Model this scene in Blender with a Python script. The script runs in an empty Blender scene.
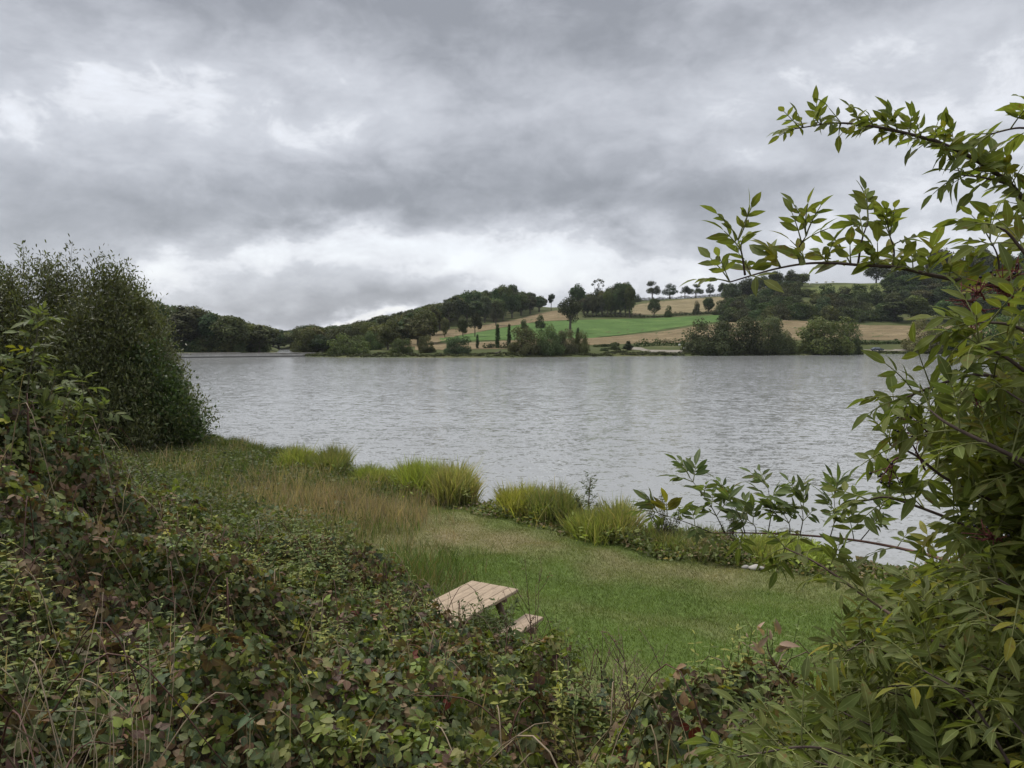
import bpy, math, random
import numpy as np
from math import radians, sin, cos, pi
from mathutils import Vector

random.seed(7)
rng = np.random.default_rng(11)
scene = bpy.context.scene
COL = scene.collection

# ------------------------------------------------------------------ camera
F = 770.0                       # focal length in picture widths of 1024
HORIZON = 340.5
PITCH = math.atan((384 - HORIZON) / F)
EYE = 5.0
cam_data = bpy.data.cameras.new("camera")
cam = bpy.data.objects.new("camera", cam_data)
COL.objects.link(cam)
cam.location = (0, 0, EYE)
cam.rotation_euler = (pi / 2 - PITCH, 0, 0)
cam_data.sensor_width = 36
cam_data.lens = F / 1024 * 36
cam_data.clip_start = 0.05
cam_data.clip_end = 9000
scene.camera = cam

# ------------------------------------------------------------------ exposure
scene.view_settings.view_transform = 'Standard'
scene.view_settings.look = 'None'
scene.view_settings.exposure = 1.02
scene.view_settings.gamma = 1.0
scene.view_settings.use_curve_mapping = False
scene.cycles.max_bounces = 6
scene.cycles.diffuse_bounces = 3
scene.cycles.transmission_bounces = 3
scene.cycles.transparent_max_bounces = 4

SUN_EL, SUN_AZ = 58.0, -50.0     # azimuth clockwise from the viewing direction


def ray(px, py):
    a, b = (px - 512) / F, (384 - py) / F
    return np.array([a, cos(PITCH) + b * sin(PITCH), -sin(PITCH) + b * cos(PITCH)])


def P(px, py, D):
    """point at distance D (along y) on the line of sight of a pixel"""
    r = ray(px, py)
    return np.array([0, 0, EYE]) + r * (D / r[1])


# ------------------------------------------------------------------ sky
world = bpy.data.worlds.new("World")
scene.world = world
world.use_nodes = True
nt = world.node_tree
nt.nodes.clear()


class NT:
    """small helper to write node trees"""
    def __init__(self, tree):
        self.t = tree

    def n(self, typ, ins=None, **kw):
        nd = self.t.nodes.new(typ)
        for k, v in kw.items():
            setattr(nd, k, v)
        for k, v in (ins or {}).items():
            self.put(nd.inputs[k], v)
        return nd

    def put(self, sock, v):
        if isinstance(v, bpy.types.NodeSocket):
            self.t.links.new(v, sock)
        else:
            sock.default_value = v

    def m(self, op, a, b=0.0, c=0.0, clamp=False):
        nd = self.t.nodes.new('ShaderNodeMath')
        nd.operation = op
        nd.use_clamp = clamp
        self.put(nd.inputs[0], a)
        self.put(nd.inputs[1], b)
        self.put(nd.inputs[2], c)
        return nd.outputs[0]

    def noise(self, vec, scale, detail=4.0, rough=0.55, dist=0.0):
        nd = self.n('ShaderNodeTexNoise', {'Scale': scale, 'Detail': detail, 'Roughness': rough, 'Distortion': dist})
        if vec is not None:
            self.put(nd.inputs['Vector'], vec)
        return nd

    def ramp(self, fac, stops, interp='LINEAR'):
        nd = self.t.nodes.new('ShaderNodeValToRGB')
        nd.color_ramp.interpolation = interp
        el = nd.color_ramp.elements
        while len(el) < len(stops):
            el.new(0.5)
        for e, (p, c) in zip(el, stops):
            e.position = p
            e.color = (*c, 1) if len(c) == 3 else c
        self.put(nd.inputs[0], fac)
        return nd.outputs[0]

    def mix(self, fac, a, b, blend='MIX'):
        nd = self.t.nodes.new('ShaderNodeMix')
        nd.data_type = 'RGBA'
        nd.blend_type = blend
        self.put(nd.inputs[0], fac)
        self.put(nd.inputs[6], a if isinstance(a, bpy.types.NodeSocket) or len(a) == 4 else (*a, 1))
        self.put(nd.inputs[7], b if isinstance(b, bpy.types.NodeSocket) or len(b) == 4 else (*b, 1))
        return nd.outputs[2]


W = NT(nt)
geo = W.n('ShaderNodeTexCoord').outputs['Generated']
nrm = W.n('ShaderNodeVectorMath', {0: geo}, operation='NORMALIZE').outputs[0]
sep = W.n('ShaderNodeSeparateXYZ', {0: nrm})
sx, sy, sz = sep.outputs
zc = W.m('MAXIMUM', sz, 0.0)
plane = W.n('ShaderNodeVectorMath', {0: nrm, 1: (2.2, 2.2, 4.0)}, operation='MULTIPLY').outputs[0]
warp = W.noise(plane, 2.2, 6.0, 0.6)
wsep = W.n('ShaderNodeSeparateColor', {0: warp.outputs['Color']})
az0 = W.m('ARCTAN2', sx, sy)
el0 = W.m('ARCSINE', sz)
az = W.m('ADD', az0, W.m('MULTIPLY', W.m('SUBTRACT', wsep.outputs[0], 0.5), 0.42))
el = W.m('ADD', el0, W.m('MULTIPLY', W.m('SUBTRACT', wsep.outputs[1], 0.5), 0.16))
# banks and breaks of the cloud deck: (direction, angular size, lighter or darker)
CLOUDS = [
    (440, 5, 330, 55, -.34), (470, 70, 80, 42, -.22), (40, 5, 150, 50, -.16), (700, 20, 160, 40, -.12),
    (150, 100, 170, 55, .11), (345, 88, 80, 34, .22), (12, 112, 45, 22, .30), (135, 84, 34, 18, .24), (250, 130, 190, 50, .10),
    (450, 208, 300, 30, -.27), (640, 178, 170, 45, -.25), (170, 212, 200, 30, -.18), (740, 215, 70, 30, -.14), (560, 130, 150, 45, -.06),
    (300, 246, 60, 16, .46), (440, 246, 120, 20, .34), (600, 252, 110, 24, .30), (180, 262, 75, 16, .34), (560, 272, 130, 18, .18), (90, 250, 90, 20, -.1),
    (850, 190, 170, 70, .20), (930, 80, 140, 80, .14), (880, 225, 100, 40, .1),
    (300, 302, 170, 10, -.20), (430, 275, 110, 14, .16), (300, 322, 120, 9, .85), (600, 300, 90, 10, .1),
]
tot = 0.50
for (bx, by, bw, bh, w) in CLOUDS:
    r = ray(bx, by)
    r = r / np.linalg.norm(r)
    a0, e0 = math.atan2(r[0], r[1]), math.asin(r[2])
    da = W.m('MULTIPLY', W.m('SUBTRACT', az, a0), F / bw)
    de = W.m('MULTIPLY', W.m('SUBTRACT', el, e0), F / bh)
    q = W.m('ADD', W.m('MULTIPLY', da, da), W.m('MULTIPLY', de, de))
    g = W.m('EXPONENT', W.m('MULTIPLY', q, -0.8))
    tot = W.m('MULTIPLY_ADD', g, w * (.95 if w > 0 else 1.12), tot)
f1 = W.noise(plane, 2.1, 12.0, 0.64, 0.3).outputs[0]
f2 = W.noise(plane, 5.5, 8.0, 0.6, 0.6).outputs[0]
wv2 = W.n('ShaderNodeVectorMath', {0: plane, 1: W.n('ShaderNodeVectorMath', {0: warp.outputs['Color'], 'Scale': .35}, operation='SCALE').outputs[0]}, operation='ADD').outputs[0]
f3 = W.noise(wv2, 2.5, 6.0, 0.5).outputs[0]
puff = W.m('ABSOLUTE', W.m('MULTIPLY_ADD', f3, 2.0, -1.0))
fine = W.m('ADD', W.m('MULTIPLY', W.m('SUBTRACT', f1, 0.5), .9), W.m('MULTIPLY', W.m('SUBTRACT', f2, 0.5), 0.6))
fine = W.m('ADD', fine, W.m('MULTIPLY', W.m('SUBTRACT', puff, 0.22), 0.40))
light = W.m('ADD', tot, fine)
high = W.n('ShaderNodeMapRange', {0: sz, 1: 0.45, 2: 0.95, 3: 0.0, 4: 0.9}).outputs[0]
light = W.m('ADD', light, high, clamp=True)
cloud = W.ramp(light, [(0.0, (1.52, 1.6, 1.76)), (0.22, (2.05, 2.14, 2.34)), (0.46, (2.72, 2.82, 3.06)), (0.62, (3.15, 3.26, 3.52)), (0.72, (3.9, 4.0, 4.25)), (1.0, (4.8, 4.86, 5.0))])
sky = W.n('ShaderNodeTexSky', sky_type='NISHITA', sun_disc=False, sun_elevation=radians(SUN_EL), sun_rotation=radians(SUN_AZ),
          air_density=1.0, dust_density=1.5, ozone_density=1.0)
gap = W.n('ShaderNodeMapRange', {0: light, 1: 0.72, 2: 1.0, 3: 0.96, 4: 0.82}).outputs[0]
skycol = W.mix(gap, sky.outputs[0], cloud)
bg = W.n('ShaderNodeBackground', {'Color': skycol, 'Strength': 0.10})
out = W.n('ShaderNodeOutputWorld')
nt.links.new(bg.outputs[0], out.inputs[0])

sun_data = bpy.data.lights.new("sun", 'SUN')
sun_data.energy = 1.5
sun_data.angle = radians(24)
sun_data.color = (1.0, 0.96, 0.9)
sun = bpy.data.objects.new("sun", sun_data)
COL.objects.link(sun)
sd = Vector((sin(radians(SUN_AZ)) * cos(radians(SUN_EL)), cos(radians(SUN_AZ)) * cos(radians(SUN_EL)), sin(radians(SUN_EL))))
sun.rotation_euler = sd.to_track_quat('Z', 'Y').to_euler()


# ------------------------------------------------------------------ mesh helpers
def link(name, me, mat=None, parent=None):
    o = bpy.data.objects.new(name, me)
    COL.objects.link(o)
    if mat is not None and me is not None:
        me.materials.append(mat)
    if parent is not None:
        o.parent = parent
    return o


def tag(o, label=None, cat=None, group=None, kind=None):
    if label: o['label'] = label
    if cat: o['category'] = cat
    if group: o['group'] = group
    if kind: o['kind'] = kind
    return o


def thing(name, loc, label, cat, group=None, rz=0.0):
    o = bpy.data.objects.new(name, None)
    COL.objects.link(o)
    o.location = tuple(loc)
    o.rotation_euler.z = rz
    o.empty_display_size = 0.2
    return tag(o, label, cat, group)


def np_mesh(name, V, faces, tint=None, across=None, smooth=False):
    V = np.ascontiguousarray(V, dtype=np.float32)
    faces = [np.asarray(f, dtype=np.int32) for f in faces if len(f)]
    me = bpy.data.meshes.new(name)
    me.vertices.add(len(V))
    me.vertices.foreach_set('co', V.ravel())
    li = np.concatenate([f.ravel() for f in faces])
    me.loops.add(len(li))
    me.loops.foreach_set('vertex_index', li)
    starts, k = [], 0
    for f in faces:
        starts.append(k + np.arange(len(f), dtype=np.int32) * f.shape[1])
        k += f.size
    st = np.concatenate(starts).astype(np.int32)
    me.polygons.add(len(st))
    me.polygons.foreach_set('loop_start', st)
    me.update(calc_edges=True)
    if smooth:
        me.polygons.foreach_set('use_smooth', np.ones(len(st), dtype=bool))
    if tint is not None:
        at = me.attributes.new('tint', 'FLOAT_COLOR', 'POINT')
        c = np.ones((len(V), 4), dtype=np.float32)
        c[:, :3] = tint
        at.data.foreach_set('color', c.ravel())
    if across is not None:
        at = me.attributes.new('across', 'FLOAT', 'POINT')
        at.data.foreach_set('value', np.asarray(across, dtype=np.float32))
    return me


class Batch:
    """collects pieces that become ONE mesh"""
    def __init__(self):
        self.V, self.Q, self.T, self.C, self.A, self.n = [], [], [], [], [], 0

    def add(self, V, quads=None, tris=None, tint=None, across=None):
        V = np.asarray(V, float).reshape(-1, 3)
        if quads is not None and len(quads): self.Q.append(np.asarray(quads) + self.n)
        if tris is not None and len(tris): self.T.append(np.asarray(tris) + self.n)
        self.V.append(V)
        if tint is None: tint = (1, 1, 1)
        self.C.append(np.broadcast_to(np.asarray(tint, float), (len(V), 3)))
        self.A.append(np.ones(len(V)) if across is None else across)
        self.n += len(V)
        return self

    def build(self, name, mat, parent=None, smooth=False):
        if not self.n: return None
        fs = []
        if self.Q: fs.append(np.concatenate(self.Q))
        if self.T: fs.append(np.concatenate(self.T))
        me = np_mesh(name, np.concatenate(self.V), fs, np.concatenate(self.C), np.concatenate(self.A), smooth)
        return link(name, me, mat, parent)


def unit(v):
    v = np.asarray(v, float)
    return v / np.maximum(np.linalg.norm(v, axis=-1, keepdims=True), 1e-9)


def frames(d, n):
    """columns: across, along, normal"""
    d = unit(d)
    x = unit(np.cross(d, n))
    z = np.cross(x, d)
    return np.stack([x, d, z], axis=-1)


def scatter(b, tpl, pos, R, scale, tint):
    """copies of a leaf template into a batch; scale (N,) or (N,3)"""
    tv, tq, tt, ta = tpl
    N, k = len(pos), len(tv)
    if N == 0: return
    scale = np.asarray(scale, float)
    if scale.ndim == 1: scale = np.repeat(scale[:, None], 3, 1)
    L = tv[None] * scale[:, None, :]
    V = np.einsum('nij,nkj->nki', R, L) + np.asarray(pos)[:, None, :]
    off = (np.arange(N) * k)[:, None, None]
    q = (np.asarray(tq)[None] + off).reshape(-1, 4) if len(tq) else None
    t = (np.asarray(tt)[None] + off).reshape(-1, 3) if len(tt) else None
    c = np.repeat(np.broadcast_to(tint, (N, 3)), k, 0)
    b.add(V.reshape(-1, 3), q, t, c, np.tile(ta, N))


def leaf_tpl(width, droop, fold, wid=(.62, 1.0, .66), ts=(.22, .5, .78)):
    """a leaf one unit long: midrib with two folded halves"""
    t = [0] + list(ts) + [1]
    mid = [(0, y, -droop * y * y) for y in t]
    rt = [(w * width / 2, y - .02, -droop * y * y + fold * w * width / 2) for w, y in zip(wid, ts)]
    lf = [(-x, y, z) for x, y, z in rt]
    V = np.array(mid + rt + lf)
    n, k = len(t), len(ts)
    Q, T = [], []
    T.append((0, n, 1)); T.append((0, 1, n + k))
    for i in range(k - 1):
        Q.append((1 + i, n + i, n + i + 1, 2 + i))
        Q.append((1 + i, 2 + i, n + k + i + 1, n + k + i))
    T.append((k, n + k - 1, k + 1)); T.append((k, k + 1, n + 2 * k - 1))
    a = np.array([0.] * n + [1.] * (2 * k))
    return V, np.array(Q), np.array(T), a


ELDER = leaf_tpl(.36, .28, .30, (.70, 1.0, .62))
ELDER2 = leaf_tpl(.41, .14, .2, (.72, 1.0, .60))
OVATE = leaf_tpl(.74, .16, .22, (.80, 1.0, .62), (.2, .45, .75))
NARROW = leaf_tpl(.30, .2, .2, (.8, 1.0), (.3, .65))
LANCE = leaf_tpl(.30, .24, .26, (.66, 1.0, .66))
DIAMOND = (np.array([(0, 0, 0), (.5, .5, .08), (0, 1, 0), (-.5, .5, .08)], float), np.array([(0, 1, 2, 3)]), np.zeros((0, 3), int), np.ones(4))


def tube(b, pts, radii, sides=6, tint=(1, 1, 1), cap=True):
    pts = np.asarray(pts, float)
    n = len(pts)
    radii = np.broadcast_to(np.asarray(radii, float), (n,)) if np.ndim(radii) else np.full(n, radii)
    tan = unit(np.gradient(pts, axis=0))
    ref = np.array([0.31, 0.2, 0.93]) if abs(tan[0][2]) < .9 else np.array([1., .1, 0.])
    x = unit(np.cross(tan, ref))
    y = np.cross(tan, x)
    a = np.arange(sides) * 2 * pi / sides
    V = pts[:, None, :] + radii[:, None, None] * (np.cos(a)[None, :, None] * x[:, None, :] + np.sin(a)[None, :, None] * y[:, None, :])
    Q = []
    for i in range(n - 1):
        for j in range(sides):
            j2 = (j + 1) % sides
            Q.append((i * sides + j, i * sides + j2, (i + 1) * sides + j2, (i + 1) * sides + j))
    V = V.reshape(-1, 3)
    T = []
    if cap:
        V = np.vstack([V, pts[0], pts[-1]])
        for j in range(sides):
            j2 = (j + 1) % sides
            T.append((n * sides, j2, j))
            T.append((n * sides + 1, (n - 1) * sides + j, (n - 1) * sides + j2))
    b.add(V, Q, T, tint)


def box(b, c, s, R=None, tint=(1, 1, 1)):
    v = np.array([(x, y, z) for x in (-.5, .5) for y in (-.5, .5) for z in (-.5, .5)]) * np.asarray(s)
    if R is not None: v = v @ np.asarray(R).T
    b.add(v + np.asarray(c), [(0, 1, 3, 2), (4, 6, 7, 5), (0, 4, 5, 1), (2, 3, 7, 6), (0, 2, 6, 4), (1, 5, 7, 3)], None, tint)


def ball(b, c, r, tint=(1, 1, 1), seg=8, rings=5):
    V, Q, T = [], [], []
    for i in range(1, rings):
        th = pi * i / rings
        for j in range(seg):
            ph = 2 * pi * j / seg
            V.append((sin(th) * cos(ph), sin(th) * sin(ph), cos(th)))
    top, bot = len(V), len(V) + 1
    V += [(0, 0, 1), (0, 0, -1)]
    for i in range(rings - 2):
        for j in range(seg):
            j2 = (j + 1) % seg
            Q.append((i * seg + j, (i + 1) * seg + j, (i + 1) * seg + j2, i * seg + j2))
    for j in range(seg):
        j2 = (j + 1) % seg
        T.append((top, j, j2))
        T.append((bot, (rings - 2) * seg + j2, (rings - 2) * seg + j))
    b.add(np.array(V) * np.asarray(r) + np.asarray(c), Q, T, tint)


def catmull(pts, n):
    pts = np.asarray(pts, float)
    p = np.vstack([2 * pts[0] - pts[1], pts, 2 * pts[-1] - pts[-2]])
    outp = []
    for i in range(len(pts) - 1):
        for t in np.linspace(0, 1, n, endpoint=False):
            a, b_, c, d = p[i:i + 4]
            outp.append(.5 * (2 * b_ + (c - a) * t + (2 * a - 5 * b_ + 4 * c - d) * t * t + (3 * b_ - a - 3 * c + d) * t ** 3))
    outp.append(pts[-1])
    return np.array(outp)


_w = [(rng.normal(size=2), rng.uniform(0, 2 * pi)) for _ in range(40)]


def waves(x, y, size, k0=0, n=9):
    """smooth wandering field, about -1..1"""
    s = 0
    for (d, p) in _w[k0:k0 + n]:
        s = s + np.sin((d[0] * x + d[1] * y) * 2.6 / size + p)
    return s / math.sqrt(n) / 1.1


def sstep(a, b, v):
    t = np.clip((v - a) / (b - a), 0, 1)
    return t * t * (3 - 2 * t)


# ------------------------------------------------------------------ materials
def material(name):
    m = bpy.data.materials.new(name)
    m.use_nodes = True
    t = m.node_tree
    t.nodes.clear()
    o = t.nodes.new('ShaderNodeOutputMaterial')
    return m, NT(t), o


def leaf_material(name, rough=.5, spec=.35, trans=.3, vary=.35, rib=0.0, scale=8.0, per_object=0.0, spots=0.0):
    m, N, o = material(name)
    at = N.n('ShaderNodeAttribute', attribute_name='tint').outputs['Color']
    pos = N.n('ShaderNodeNewGeometry').outputs['Position']
    nz = N.noise(pos, scale, 3.0, .6).outputs[0]
    k = N.n('ShaderNodeMapRange', {0: nz, 1: .3, 2: .7, 3: 1 - vary, 4: 1 + vary}).outputs[0]
    if per_object:
        rnd = N.n('ShaderNodeObjectInfo').outputs['Random']
        k = N.m('MULTIPLY', k, N.n('ShaderNodeMapRange', {0: rnd, 1: 0, 2: 1, 3: 1 - per_object, 4: 1 + per_object}).outputs[0])
    vm = N.n('ShaderNodeVectorMath', {0: at, 'Scale': k}, operation='SCALE').outputs[0]
    if per_object:
        hs = N.n('ShaderNodeHueSaturation', {'Color': vm, 'Hue': N.m('MULTIPLY_ADD', N.m('FRACT', N.m('MULTIPLY', rnd, 7.31)), .09, .455), 'Saturation': N.m('MULTIPLY_ADD', N.m('FRACT', N.m('MULTIPLY', rnd, 3.7)), .3, .85)})
        vm = hs.outputs[0]
    if spots:
        s1 = N.noise(pos, 70.0, 4.0, .65).outputs[0]
        s2 = N.noise(pos, 9.0, 3.0, .6).outputs[0]
        sf = N.n('ShaderNodeMapRange', {0: N.m('MULTIPLY_ADD', s2, .6, s1), 1: .92, 2: 1.02, 3: 0.0, 4: spots}).outputs[0]
        vm = N.mix(sf, vm, (.17, .095, .035))
    if rib:
        ac = N.n('ShaderNodeAttribute', attribute_name='across').outputs['Fac']
        rf = N.n('ShaderNodeMapRange', {0: ac, 1: 0.0, 2: .14, 3: rib, 4: 0.0}).outputs[0]
        vm = N.mix(rf, vm, (.30, .34, .14))
    p = N.n('ShaderNodeBsdfPrincipled', {'Base Color': vm, 'Roughness': rough, 'Specular IOR Level': spec})
    tr = N.n('ShaderNodeBsdfTranslucent', {'Color': N.mix(1.0, vm, (1.25, 1.3, .6), 'MULTIPLY')})
    mx = N.n('ShaderNodeMixShader', {0: trans, 1: p.outputs[0], 2: tr.outputs[0]})
    m.node_tree.links.new(mx.outputs[0], o.inputs[0])
    return m


def solid(name, color, rough=.8, vary=.3, scale=6.0, spec=.3, bump=0.0, use_tint=False, stretch=None, metallic=0.0, detail=5.0):
    m, N, o = material(name)
    pos = N.n('ShaderNodeTexCoord').outputs['Object']
    if stretch: pos = N.n('ShaderNodeMapping', {0: pos, 3: stretch}).outputs[0]
    nz = N.noise(pos, scale, detail, .62).outputs[0]
    k = N.n('ShaderNodeMapRange', {0: nz, 1: .28, 2: .72, 3: 1 - vary, 4: 1 + vary}).outputs[0]
    base = N.n('ShaderNodeAttribute', attribute_name='tint').outputs['Color'] if use_tint else (color if len(color) == 3 else color)
    c = N.n('ShaderNodeVectorMath', {0: base, 'Scale': k}, operation='SCALE').outputs[0]
    p = N.n('ShaderNodeBsdfPrincipled', {'Base Color': c, 'Roughness': rough, 'Specular IOR Level': spec, 'Metallic': metallic})
    if bump:
        bp = N.n('ShaderNodeBump', {'Height': nz, 'Strength': bump, 'Distance': .05})
        m.node_tree.links.new(bp.outputs[0], p.inputs['Normal'])
    m.node_tree.links.new(p.outputs[0], o.inputs[0])
    return m


M = dict(
    elder=leaf_material('elder_leaf', .55, .16, .42, .25, .55, 14.0, spots=.75),
    bramble=leaf_material('bramble_leaf', .6, .2, .28, .3, .25, 10.0, spots=.7),
    willow=leaf_material('willow_leaf', .5, .35, .25, .3, 0, 2.0),
    crown=leaf_material('far_leaf', .7, .15, .22, .3, 0, .35, per_object=.34),
    grass=leaf_material('grass_blade', .6, .25, .35, .25, 0, 1.2),
    bark=solid('bark', (.10, .085, .07), .9, .4, 9.0, .15, .4),
    twig=solid('twig_bark', (.11, .085, .06), .75, .35, 30.0, .25, use_tint=True),
    wood=solid('weathered_wood', (.34, .262, .185), .8, .36, 5.0, .25, .25, stretch=(1.2, 14, 14)),
    wooddark=solid('worn_timber', (.20, .15, .11), .8, .25, 5.0, .2, .25, stretch=(1.2, 14, 14)),
    stone=solid('pale_stone', (.36, .34, .31), .85, .3, 4.0, .25, .5),
    berry=solid('berry_skin', (.012, .008, .014), .25, .3, 40.0, .5),
    tinted=solid('tinted', (1, 1, 1), .7, .2, 12.0, .3, use_tint=True),
    wool=solid('wool', (.72, .70, .64), .95, .1, 3.0, .1),
    white=solid('white_paint', (.78, .78, .76), .5, .05, 3.0, .4),
)

# ------------------------------------------------------------------ ground by the near shore
SHX = np.array([-150, -60, -25, -16.5, -11.9, -6.3, -1.0, 1.0, 1.9, 3.2, 5.4, 7.0, 9.8, 30, 150])
SHY = np.array([110, 75, 48, 40.0, 33.6, 28.0, 21.9, 20.3, 19.2, 17.9, 16.9, 16.3, 15.4, 13, 20])
FTX = np.array([-150, -40, -14, -6, -1, 3, 6, 10, 30, 150])
FTY = np.array([60, 38, 25, 15, 9.3, 7.0, 6.0, 5.5, 4, 4])


def h_near(x, y):
    s = (np.interp(x, SHX, SHY) - y) * .78 + .22 * waves(x, y, 1.6, 3)
    z = np.where(s > 0, .36 * sstep(0, .45, s) + .017 * np.clip(s, 0, 60), -.9 * sstep(0, 3, -s))
    t = (np.interp(x, FTX, FTY) - y) * .8
    z = z + 2.65 * sstep(-.6, 8.2, t) + .05 * np.clip(-x - 2, 0, 12) * sstep(0, 6, t)
    return z + np.where(s > .3, .03 * waves(x, y, .9, 12) + .05 * waves(x, y, 3.5, 20), 0)


DRX = np.array([-14, -6, -2, .85, 2.9, 6, 12])
DRY = np.array([29, 21.2, 19.0, 16.9, 15.4, 14.2, 12.5])


def dryness(x, y):
    w = np.interp(x, [-8, -3, 0, 4], [3.2, 2.6, 1.5, 1.0])
    d = np.exp(-((y - np.interp(x, DRX, DRY)) / w) ** 2) * np.interp(x, [-12, -8, -6, 0, 3, 6], [.0, .18, .66, .72, .42, .22])
    d = d + .14 * waves(x, y, .8, 5) + .16 * waves(x, y, 2.6, 15)
    d = d + .9 * np.exp(-((x - .75) ** 2 + (y - 9.3) ** 2) / .5)
    return np.clip(d + .06, 0, 1)


def gaxis(a, b, step, lo, hi, n=8):
    core = np.arange(a, b + 1e-6, step)
    return np.concatenate([a - np.geomspace(1, a - lo + 1, n)[::-1] + 0 * step, core[0:], b + np.geomspace(1, hi - b + 1, n)])


gx = np.unique(gaxis(-24, 16, .2, -150, 150))
gy = np.unique(gaxis(-2, 46, .2, -200, 112))
GX, GY = np.meshgrid(gx, gy)
GZ = h_near(GX, GY)
nx, ny = len(gx), len(gy)
idx = np.arange(nx * ny).reshape(ny, nx)
quads = np.stack([idx[:-1, :-1], idx[:-1, 1:], idx[1:, 1:], idx[1:, :-1]], -1).reshape(-1, 4)
dr = dryness(GX, GY)[..., None]
GREEN, TAN, SOIL = np.array([.098, .142, .036]), np.array([.22, .18, .105]), np.array([.045, .036, .026])
tn = GREEN * (1 - dr) + TAN * dr
bankm = sstep(0, 2.2, np.interp(GX, FTX, FTY) - GY)[..., None]
tn = tn * (1 - bankm) + SOIL * bankm
wet = sstep(.36, .1, GZ)[..., None]
tn = tn * (1 - wet) + np.array([.05, .045, .035]) * wet
gm, N, o = material('bank_soil_and_turf')
at = N.n('ShaderNodeAttribute', attribute_name='tint').outputs['Color']
pos = N.n('ShaderNodeNewGeometry').outputs['Position']
n1 = N.noise(pos, 6.0, 6.0, .7).outputs[0]
n2 = N.noise(pos, 60.0, 3.0, .7).outputs[0]
k = N.m('MULTIPLY', N.n('ShaderNodeMapRange', {0: n1, 1: .3, 2: .7, 3: .75, 4: 1.25}).outputs[0], N.n('ShaderNodeMapRange', {0: n2, 1: .3, 2: .7, 3: .8, 4: 1.2}).outputs[0])
c = N.n('ShaderNodeVectorMath', {0: at, 'Scale': k}, operation='SCALE').outputs[0]
p = N.n('ShaderNodeBsdfPrincipled', {'Base Color': c, 'Roughness': .95, 'Specular IOR Level': .1})
bp = N.n('ShaderNodeBump', {'Height': n2, 'Strength': .6, 'Distance': .03})
gm.node_tree.links.new(bp.outputs[0], p.inputs['Normal'])
gm.node_tree.links.new(p.outputs[0], o.inputs[0])
tag(link('ground', np_mesh('ground', np.stack([GX, GY, GZ], -1).reshape(-1, 3), [quads], tn.reshape(-1, 3), smooth=True), gm),
    'grassy bank and lawn sloping down to the lake shore', 'ground', kind='structure')

# ------------------------------------------------------------------ lake
wm, N, o = material('lake_water')
pos = N.n('ShaderNodeTexCoord').outputs['Object']


def wavelayer(rot, stretch, scale, detail, rough, ax, ay):
    """slopes of one family of wind ripples, in metres of the lake itself"""
    mp = N.n('ShaderNodeMapping', {0: pos, 2: (0, 0, radians(rot)), 3: stretch}).outputs[0]
    c_ = N.noise(mp, scale, detail, rough, .5).outputs['Color']
    d_ = N.n('ShaderNodeVectorMath', {0: c_, 1: (.5, .5, .5)}, operation='SUBTRACT').outputs[0]
    return N.n('ShaderNodeVectorMath', {0: d_, 1: (ax, ay, 0)}, operation='MULTIPLY').outputs[0]


def vadd(a, b_):
    return N.n('ShaderNodeVectorMath', {0: a, 1: b_}, operation='ADD').outputs[0]


sl = vadd(wavelayer(24, (.6, 1.0, 1), 1.5, 2.0, .5, .18, .26), wavelayer(-20, (.7, 1.0, 1), 4.0, 2.0, .55, .25, .36))
sl = vadd(sl, wavelayer(8, (.8, 1.0, 1), 10.0, 2.0, .6, .3, .4))
gust = N.noise(N.n('ShaderNodeMapping', {0: pos, 3: (.3, 1.0, 1)}).outputs[0], .045, 3.0, .55).outputs[0]
amp = N.n('ShaderNodeMapRange', {0: gust, 1: .35, 2: .65, 3: .65, 4: 1.25}).outputs[0]
sl = N.n('ShaderNodeVectorMath', {0: sl, 'Scale': amp}, operation='SCALE').outputs[0]
nn_ = N.n('ShaderNodeVectorMath', {0: vadd(sl, (0, 0, 1))}, operation='NORMALIZE').outputs[0]
p = N.n('ShaderNodeBsdfPrincipled', {'Base Color': (.265, .272, .268, 1), 'Roughness': .1, 'IOR': 1.34, 'Specular IOR Level': .5, 'Normal': nn_})
wm.node_tree.links.new(p.outputs[0], o.inputs[0])
lake = np_mesh('lake', [(-900, 4, 0), (900, 4, 0), (900, 900, 0), (-900, 900, 0)], [[(0, 1, 2, 3)]])
tag(link('lake', lake, wm), 'grey wind-rippled lake', 'lake', kind='structure')

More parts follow.
